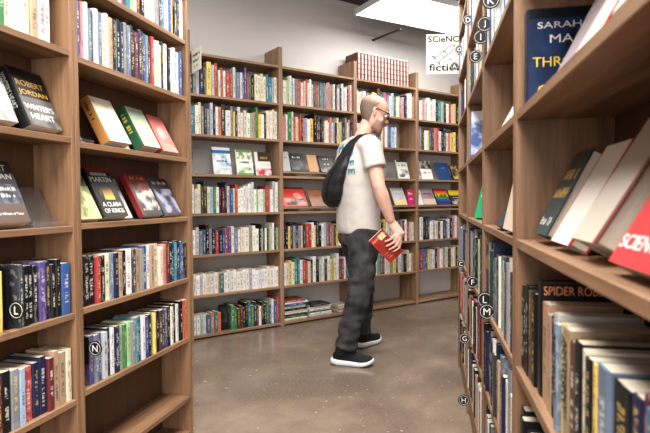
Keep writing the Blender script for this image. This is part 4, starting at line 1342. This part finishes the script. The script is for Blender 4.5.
    tube_bm(bm, [hp(.086, 0, .022), hp(.098, 0, .002), hp(.112, 0, -.022), hp(.098, 0, -.032)], [.008, .010, .0135, .010], 10)       # nose
    ball_bm(bm, hp(.096, .011, -.026), (.009, .008, .008))
    ball_bm(bm, hp(.096, -.011, -.026), (.009, .008, .008))
    tube_bm(bm, [hp(.078, .05, .03), hp(.091, .022, .034), hp(.093, 0, .031), hp(.091, -.022, .034), hp(.078, -.05, .03)], [.007, .009, .007, .009, .007], 8)  # brow
    tube_bm(bm, [hp(.082, .022, -.06), hp(.094, 0, -.056), hp(.082, -.022, -.06)], [.004, .007, .004], 8)    # lips
    tube_bm(bm, [hp(.080, .020, -.067), hp(.0925, 0, -.067), hp(.080, -.020, -.067)], [.004, .0075, .004], 8)
    ball_bm(bm, hp(.08, 0, -.1), (.02, .02, .018))
    hm = Matrix((hf, hr, hu)).transposed()
    for s in (-1, 1):
        # ear: rim, lobe and bowl, slightly turned out
        pts = [hp(-.002, s * .069, -.026), hp(-.002, s * .074, -.028), hp(-.012, s * .081, -.010), hp(-.02, s * .083, .008), hp(-.015, s * .081, .02), hp(-.002, s * .077, .022), hp(.004, s * .071, .012)]
        tube_bm(bm, pts, [.0055, .0065, .006, .0055, .0055, .005, .005], 8)
        ball_bm(bm, hp(-.007, s * .073, -.002), (.011, .006, .021), hm)
        ball_bm(bm, hp(.05, s * .048, -.035), (.022, .02, .022))       # cheek
    tube_bm(bm, [V(.246, 3.56, 1.44), V(.262, 3.56, 1.52), V(.285, 3.56, 1.575), hp(-.012, 0, -.03)], [.07, .055, .051, .046], 18)   # neck
    tube_bm(bm, [V(.232, 3.55, 1.0), V(.224, 3.55, 1.2), V(.228, 3.555, 1.38), V(.24, 3.56, 1.46)], [.115, .12, .115, .075], 18)       # trunk under the shirt
    for s, e, w_ in ((sR, eR, wR), (sL, eL, wL)):
        inn = mid(s, (.232, 3.56, 1.42), .8)
        tube_bm(bm, [V(*inn), V(*s), V(*mid(s, e, .35)), V(*mid(s, e, .7)), V(*e), V(*mid(e, w_, .25)), V(*mid(e, w_, .6)), V(*mid(e, w_, .9)), V(*w_)],
                [.06, .058, .054, .048, .043, .046, .039, .030, .027], 14)
    for h, k, a in ((hR, kR, aR), (hL, kL, aL)):
        tube_bm(bm, [V(.226, 3.55, 1.02), V(*h), V(*mid(h, k, .5)), V(*k), V(*mid(k, a, .3)), V(*a), V(a[0], a[1], .06)], [.1, .078, .066, .05, .048, .026, .022], 14)
    # right hand closes over the upper edge of the book: palm above, four fingers down the near cover, thumb behind
    BK = dict(c=V(.391, 3.333, .787), L=Vector((.69, .06, -.72)).normalized())
    Ld = BK['L']
    nrm = Vector((-.12, -1, .06)).normalized()                 # cover toward the viewer
    nrm = (nrm - Ld * nrm.dot(Ld)).normalized()
    Sd = nrm.cross(Ld).normalized()
    if Sd.z > 0:
        Sd = -Sd
    bl_, bw_, bt_ = .2, .118, .022
    bp = lambda l, s, n: BK['c'] + Ld * l + Sd * s + nrm * n
    W_ = V(*wR)
    K = [bp(.046, -.082, .015), bp(.026, -.087, .020), bp(.005, -.088, .021), bp(-.016, -.083, .019)]
    tips = [(bp(.064, -.052, 0.0240), bp(.062, -.03, 0.0230), bp(.056, -.010, 0.0210)),
            (bp(.040, -.052, 0.0265), bp(.036, -.024, 0.0235), bp(.028, .002, 0.0215)),
            (bp(.014, -.052, 0.0265), bp(.008, -.024, 0.0235), bp(.0, .0, 0.0215)),
            (bp(-.014, -.055, 0.0240), bp(-.02, -.032, 0.0230), bp(-.028, -.014, 0.0210))]
    palm0 = bp(.012, -.112, .004)
    tube_bm(bm, [W_, W_ + (palm0 - W_) * .5, palm0, bp(.012, -.099, .006)], [.028, .033, .036, .025], 14, flat=(nrm, .55))
    for kk, (a_, b_, c_), r_0 in zip(K, tips, (.0085, .0095, .0095, .0088)):
        tube_bm(bm, [palm0 + (kk - palm0) * .35, kk, a_, b_, c_], [r_0 * 1.15, r_0 * 1.1, r_0, r_0 * .92, r_0 * .75], 10)
        ball_bm(bm, c_, (r_0 * .76,) * 3)
    tb = [palm0 + nrm * -.004 + Ld * -.01, bp(.002, -.086, -.025), bp(-.012, -.058, -.0262), bp(-.024, -.034, -.0225)]
    tube_bm(bm, tb, [.014, .0125, .011, .0085], 10)
    # left hand, relaxed behind the far hip
    wl = V(*wL)
    dl = Vector((.12, .0, -1)).normalized()
    tube_bm(bm, [wl, wl + dl * .04, wl + dl * .085], [.027, .036, .034], 12, flat=((0, 1, 0), .55))
    for i in range(4):
        o_ = Vector((-.03 + .02 * i, 0, 0))
        k_ = wl + dl * .085 + o_
        ln = (.062, .074, .07, .055)[i]
        tube_bm(bm, [wl + dl * .06 + o_ * .8, k_, k_ + (dl + Vector((.15, -.1, 0))) * ln * .55, k_ + (dl + Vector((.5, -.25, 0))) * ln], [.0095, .0095, .0088, .007], 8)
    tube_bm(bm, [wl + dl * .03 + Vector((.03, 0, 0)), wl + dl * .065 + Vector((.05, -.01, 0)), wl + dl * .1 + Vector((.055, -.02, 0))], [.013, .011, .008], 8)
    me = fused(bm, 0.0052, 2)
    m, t, b = nt('fair_skin')
    tc = nd(t, 'ShaderNodeTexCoord')
    n1 = nd(t, 'ShaderNodeTexNoise')
    n1.inputs['Scale'].default_value = 24
    t.links.new(tc.outputs['Object'], n1.inputs['Vector'])
    t.links.new(mix_n(t, n1.outputs['Fac'], lin((194, 148, 130)), lin((222, 182, 164))), b.inputs['Base Color'])
    b.inputs['Roughness'].default_value = .5
    b.inputs['Subsurface Weight'].default_value = .08
    b.inputs['Subsurface Radius'].default_value = (.02, .008, .005)
    body = me_obj('body', me, m, root, smooth=True)

    # hair: short fringe round back and sides, thin over the crown
    def shell(name, test, grow, mat_):
        bm = bmesh.new()
        rings = [head_ring(u, b0, f1, w, grow, 96) for u, b0, f1, w in fine]
        loft_bm(bm, rings, cap=False)
        dead = [f for f in bm.faces if not test(*(lambda d: (d.dot(hf), d.dot(hr), d.dot(hu)))(f.calc_center_median() - H))]
        bmesh.ops.delete(bm, geom=dead, context='FACES')
        return to_obj(name, bm, mat_, root, smooth=True)
    fine = []
    for q0, q1 in zip(HEAD, HEAD[1:]):
        for k in range(6):
            fine.append(tuple(a + (b2 - a) * k / 6 for a, b2 in zip(q0, q1)))
    fine.append(HEAD[-1])
    m, t, b = nt('brown_grey_hair')
    tc = nd(t, 'ShaderNodeTexCoord')
    n1 = nd(t, 'ShaderNodeTexNoise')
    n1.inputs['Scale'].default_value = 90
    t.links.new(tc.outputs['Object'], n1.inputs['Vector'])
    def along(axis, a, c):
        vm = nd(t, 'ShaderNodeVectorMath', operation='SUBTRACT')
        t.links.new(tc.outputs['Object'], vm.inputs[0])
        vm.inputs[1].default_value = H
        dt = nd(t, 'ShaderNodeVectorMath', operation='DOT_PRODUCT')
        t.links.new(vm.outputs[0], dt.inputs[0])
        dt.inputs[1].default_value = axis
        mr = nd(t, 'ShaderNodeMapRange')
        mr.inputs[1].default_value, mr.inputs[2].default_value = a, c
        t.links.new(dt.outputs['Value'], mr.inputs[0])
        return mr.outputs[0]
    thin = math_n(t, 'MAXIMUM', along(hf, -.02, .02), along(hu, .045, .085))
    thin = math_n(t, 'MULTIPLY', thin, math_n(t, 'MULTIPLY_ADD', n1.outputs['Fac'], .9, .3))
    hc = mix_n(t, n1.outputs['Fac'], lin((84, 70, 60)), lin((136, 116, 102)))
    t.links.new(mix_n(t, thin, hc, lin((208, 166, 148))), b.inputs['Base Color'])
    b.inputs['Roughness'].default_value = .8
    wob = lambda f, u: .008 * math.sin(f * 160) + .006 * math.sin(u * 210 + 1)
    hair = shell('hair', lambda f, r, u: (f < -.004 + wob(f, u) and -.075 < u + f * .25 < .066 + wob(f, u) and not (abs(r) > .055 and f > -.024 and u < .028)) or (abs(r) > .05 and -.03 < f < .028 and .026 < u < .052), .0035, m)
    m = plain('short_stubble', (166, 130, 115), .85, var=.12, scale=160)
    beard = shell('stubble_beard', lambda f, r, u: u < -.04 and f > .0 + (u + .12) * .25 and not (abs(r) < .024 and -.075 < u < -.05) and not (u > -.05 and abs(r) < .05 and f > .08), .0016, m)
    # glasses: two rims, bridge, temples
    bm = bmesh.new()
    for s in (-1, 1):
        pts = []
        for k in range(21):
            an = 2 * PI * k / 20
            ca, sa = math.cos(an), math.sin(an)
            pts.append(hp(.108 - .012 * abs(s * .034 + ca * .026) / .06, s * .034 + math.copysign(abs(ca) ** .6, ca) * .026, .008 + math.copysign(abs(sa) ** .6, sa) * .018))
        tube_bm(bm, pts, .0026, 6, cap=False)
        tube_bm(bm, [hp(.096, s * .06, .018), hp(.085, s * .079, .02), hp(.0, s * .083, .024), hp(-.018, s * .084, .016)], [.003, .0028, .0026, .0024], 6)
    tube_bm(bm, [hp(.107, -.008, .014), hp(.11, 0, .017), hp(.107, .008, .014)], .0022, 6)
    gl = to_obj('glasses', bm, plain('black_frame', (24, 22, 24), .3), root, smooth=True)
    for s in (-1, 1):
        bm = bmesh.new()
        ball_bm(bm, hp(.079, s * .033, .008), (.0125,) * 3)
        to_obj('eye', bm, plain('eye_white_%d' % s, (220, 214, 208), .2), root, smooth=True)

    # --- shoes
    def shoe(heel, yaw, pitch=0):
        f, r = yaw_axes(yaw)
        up = Vector((0, 0, 1))
        o = V(*heel)
        def pr(x, y, z):
            # toe spring and optional pitch about the ball of the foot
            sp_ = .00 if x < .19 else ((x - .19) / .1) ** 2 * .022
            return o + f * (x * .88) + r * y + up * (z + sp_)
        prof = [(-.008, .012, .06), (.0, .028, .07), (.03, .036, .085), (.07, .037, .098), (.1, .038, .108), (.13, .040, .098), (.16, .043, .084), (.19, .048, .070), (.22, .049, .060), (.25, .046, .052), (.275, .036, .044), (.292, .016, .036)]
        bm = bmesh.new()
        rings = []
        for x, w, h in prof:
            rg = []
            for k in range(16):
                an = 2 * PI * k / 16
                ca, sa = math.cos(an), math.sin(an)
                z = .024 + (h * 1.16 - .024) * (max(0, sa) ** .8) if sa > 0 else .024 + sa * .006
                rg.append(pr(x, ca * w * (1 if sa < .2 else 1 - .35 * sa), z))
            rings.append(rg)
        loft_bm(bm, rings)
        # ankle collar
        tube_bm(bm, [pr(.05, 0, .06), pr(.066, 0, .10), pr(.076, 0, .14)], [.043, .047, .047], 16)
        up_ = me_obj('shoe', fused(bm, .006, 2), plain('black_mesh_shoe_%d' % int(yaw), (20, 20, 22), .8, var=.15, scale=120, bump=.3), root, smooth=True)
        up_['label'] = 'black running shoe with white sole'
        bm = bmesh.new()
        rings = []
        for x, w, h in [(-.022, .014, .042), (-.014, .030, .046)] + [(x, w + .007, .042 - .014 * max(0, x - .05) / .24) for x, w, _ in prof[2:]] + [(.302, .012, .022)]:
            rg = []
            for k in range(16):
                an = 2 * PI * k / 16
                ca, sa = math.cos(an), math.sin(an)
                lo = .001 + (.010 if x < -.01 else 0)
                z = (lo + h) / 2 + math.copysign(abs(sa) ** .35, sa) * (h - lo) / 2
                rg.append(pr(x, math.copysign(abs(ca) ** .6, ca) * w, z))
            rings.append(rg)
        loft_bm(bm, rings)
        s_ = to_obj('sole', bm, plain('white_foam_%d' % int(yaw), (222, 222, 222), .6), up_, smooth=True)
        # laces
        bm = bmesh.new()
        for k in range(4):
            x = .12 + k * .022
            zt = .104 - k * .0115
            tube_bm(bm, [pr(x, -.022, zt - .006), pr(x + .006, 0, zt + .003), pr(x, .022, zt - .006)], .0028, 5)
        to_obj('laces', bm, plain('grey_lace_%d' % int(yaw), (60, 60, 62), .8), up_)
    shoe((.052, 3.404, 0), 102)
    shoe((.232, 3.765, 0), 42)

    # --- bag on the back with a strap over the near shoulder
    bvh = BVHTree.FromPolygons([v.co.copy() for v in shirt.data.vertices], [tuple(p.vertices) for p in shirt.data.polygons])
    def on_shirt(p, out=0.006):
        q, n_, _, _ = bvh.find_nearest(p)
        return q + n_ * out, n_
    bf, br = yaw_axes(62)
    bm = bmesh.new()
    # teardrop: narrow top at the shoulder, full bottom at the small of the back
    B = [(.245, 3.50, 1.455, .03, .022), (.205, 3.49, 1.425, .05, .034), (.150, 3.50, 1.36, .08, .056), (.110, 3.51, 1.29, .10, .068), (.080, 3.53, 1.21, .115, .076), (.064, 3.55, 1.13, .115, .076), (.066, 3.565, 1.07, .095, .064), (.08, 3.58, 1.035, .055, .04)]
    rings = []
    for x, y, z, a, d in B:
        rg = []
        for k in range(20):
            an = 2 * PI * k / 20
            ca, sa = math.cos(an), math.sin(an)
            rg.append(V(x, y, z) + br * a * math.copysign(abs(ca) ** .7, ca) + bf * d * math.copysign(abs(sa) ** .8, sa) + Vector((0, 0, .3)) * (ca * a * .35))
        rings.append(rg)
    loft_bm(bm, rings)
    me = fused(bm, .009, 3)
    for v in me.vertices:
        v.co += v.normal * (mn.noise(v.co * 14) * .007)
    def clear(p, gap):
        for _ in range(3):
            q, n_, _i, _d = bvh.find_nearest(p)
            k = (p - q).dot(n_)
            if k < gap:
                p = p + n_ * (gap - k)
        return p
    for v in me.vertices:
        v.co = clear(v.co.copy(), .008)
    bagm = plain('black_nylon', (30, 30, 32), .55, var=.1, scale=40, bump=.2)
    bag = empty('sling_bag', root.matrix_world.copy())
    tag(bag, 'black sling bag worn on the back of the man, strap over his shoulder', 'bag')
    me_obj('pouch', me, bagm, bag, smooth=True)
    # strap: flat band laid on the shirt from pouch over the shoulder to the chest
    guide = [(.222, 3.478, 1.45), (.262, 3.47, 1.50), (.292, 3.49, 1.50), (.325, 3.50, 1.46), (.352, 3.53, 1.40), (.352, 3.60, 1.30), (.33, 3.67, 1.2)]
    pts, nrs = [], []
    dense = []
    for a, b2 in zip(guide, guide[1:]):
        for k in range(4):
            dense.append(mid(a, b2, k / 4))
    dense.append(guide[-1])
    for g in dense:
        q, n_ = on_shirt(V(*g), .005)
        pts.append(q)
        nrs.append(n_)
    bm = bmesh.new()
    rows = []
    for i, (p, n_) in enumerate(zip(pts, nrs)):
        d = (pts[min(i + 1, len(pts) - 1)] - pts[max(i - 1, 0)]).normalized()
        s = d.cross(n_).normalized()
        e0, e1, e2 = clear(p + s * .027, .006), clear(p, .007), clear(p - s * .027, .006)
        rows.append([bm.verts.new(c) for c in (e0, e1, e2, e2 + n_ * .004, e1 + n_ * .004, e0 + n_ * .004)])
    for a, b2 in zip(rows, rows[1:]):
        for k in range(6):
            bm.faces.new((a[k], a[(k + 1) % 6], b2[(k + 1) % 6], b2[k]))
    to_obj('strap', bm, bagm, bag)
    bm = bmesh.new()
    tube_bm(bm, [V(*B[i][:3]) - bf * (B[i][4] + .002) + br * .02 for i in range(1, 7)], .0035, 5)
    to_obj('zipper', bm, M['blackink'], bag)

    # teal back print: letters laid on the shirt
    def shirt_letter(s, x, z, hgt, roll):
        q, n_, _, _ = bvh.ray_cast(V(x, 2.9, z), Vector((0, 1, 0)))
        if q is None:
            return
        up0 = Vector((0, 0, 1))
        up0 = (up0 - n_ * up0.dot(n_)).normalized()
        rt = up0.cross(n_).normalized()
        c, sn = math.cos(R(roll)), math.sin(R(roll))
        u2, r2 = up0 * c + rt * sn, rt * c - up0 * sn
        lettering(s, shirt, q + n_ * .004, r2, u2, height=hgt, mat=M['tealink'], bold=0.0, name='back_print', depth=.002)
    shirt_letter('M', .118, 1.435, .05, -35)
    shirt_letter('B', .155, 1.44, .05, -30)
    shirt_letter('R', .168, 1.38, .05, 84)
    shirt_letter('E', .172, 1.325, .05, 86)
    shirt_letter('E', .176, 1.27, .05, 88)

    # --- the book in his hand
    mx = Matrix((nrm, Sd, -Ld)).transposed().to_4x4()
    mx.translation = bp(bl_ / 2, -bw_ / 2, -bt_ / 2)
    # local x = cover normal, y = across from upper edge, z = up along the book
    o = solid_book('held_book', bt_, bw_, bl_, cover_mat('jacket_brick_red', (158, 52, 44), [(.05, .95, .82, .9, (200, 120, 100)), (.12, .5, .74, .93, (196, 206, 150)), (.16, .9, .3, .34, (190, 96, 80)), (.16, .9, .22, .25, (190, 96, 80))], [(.1, .9, .4, .7, (160, 52, 44), (140, 44, 40), 4)]),
                   'brick red paperback held by the fingers of the man, hanging at his hip', hard=False)
    o.matrix_world = root.matrix_world @ mx
    cover_text(o, bt_, bw_, bl_, [('~', .5, .16, .7, .05, M['gold'])])
    return root
build_man()

# ------------------------------------------------------------------ light
def area_light(name, p, size, energy, col=(1, 0.97, 0.93), rz=0.0):
    l = bpy.data.lights.new(name, 'AREA')
    l.shape = 'RECTANGLE'
    l.size, l.size_y = size
    l.energy = energy
    l.color = col
    o = bpy.data.objects.new(name, l)
    COL.objects.link(o)
    o.location = p
    o.rotation_euler = (0, 0, rz)
    return o
for k, (x, y, e) in enumerate([(-0.35, 0.35, 72), (0.25, 2.3, 72), (-0.6, -1.2, 50), (-1.6, 2.6, 12), (2.4, 4.6, 26)]):
    p = Q @ Vector((x, y, 2.93))
    area_light('ceiling_lamp', p, (1.2, 0.4), e, rz=-TURN + R(30))
wl = bpy.data.lights.new('window_light', 'AREA')  # added frontal fill behind the camera, no real window there
wl.shape, wl.size, wl.size_y, wl.energy, wl.color = 'RECTANGLE', 3.4, 1.9, 120, (0.97, 0.98, 1.0)
wo = bpy.data.objects.new('window_light', wl)
COL.objects.link(wo)
wo.matrix_world = Q @ Matrix.Translation((0.1, -2.4, 1.6)) @ Matrix.Rotation(PI / 2, 4, 'X')
area_light('panel_lamp', Q @ Vector((0.9, 4.75, 2.755)), (1.1, 0.5), 8, rz=-TURN + R(29.5))

w = bpy.data.worlds.new('world')
SC.world = w
w.use_nodes = True
w.node_tree.nodes['Background'].inputs[0].default_value = (0.9, 0.92, 1, 1)
w.node_tree.nodes['Background'].inputs[1].default_value = 0.15
SC.view_settings.view_transform = 'Standard'
SC.view_settings.look = 'Medium High Contrast'
SC.view_settings.exposure = 0.12
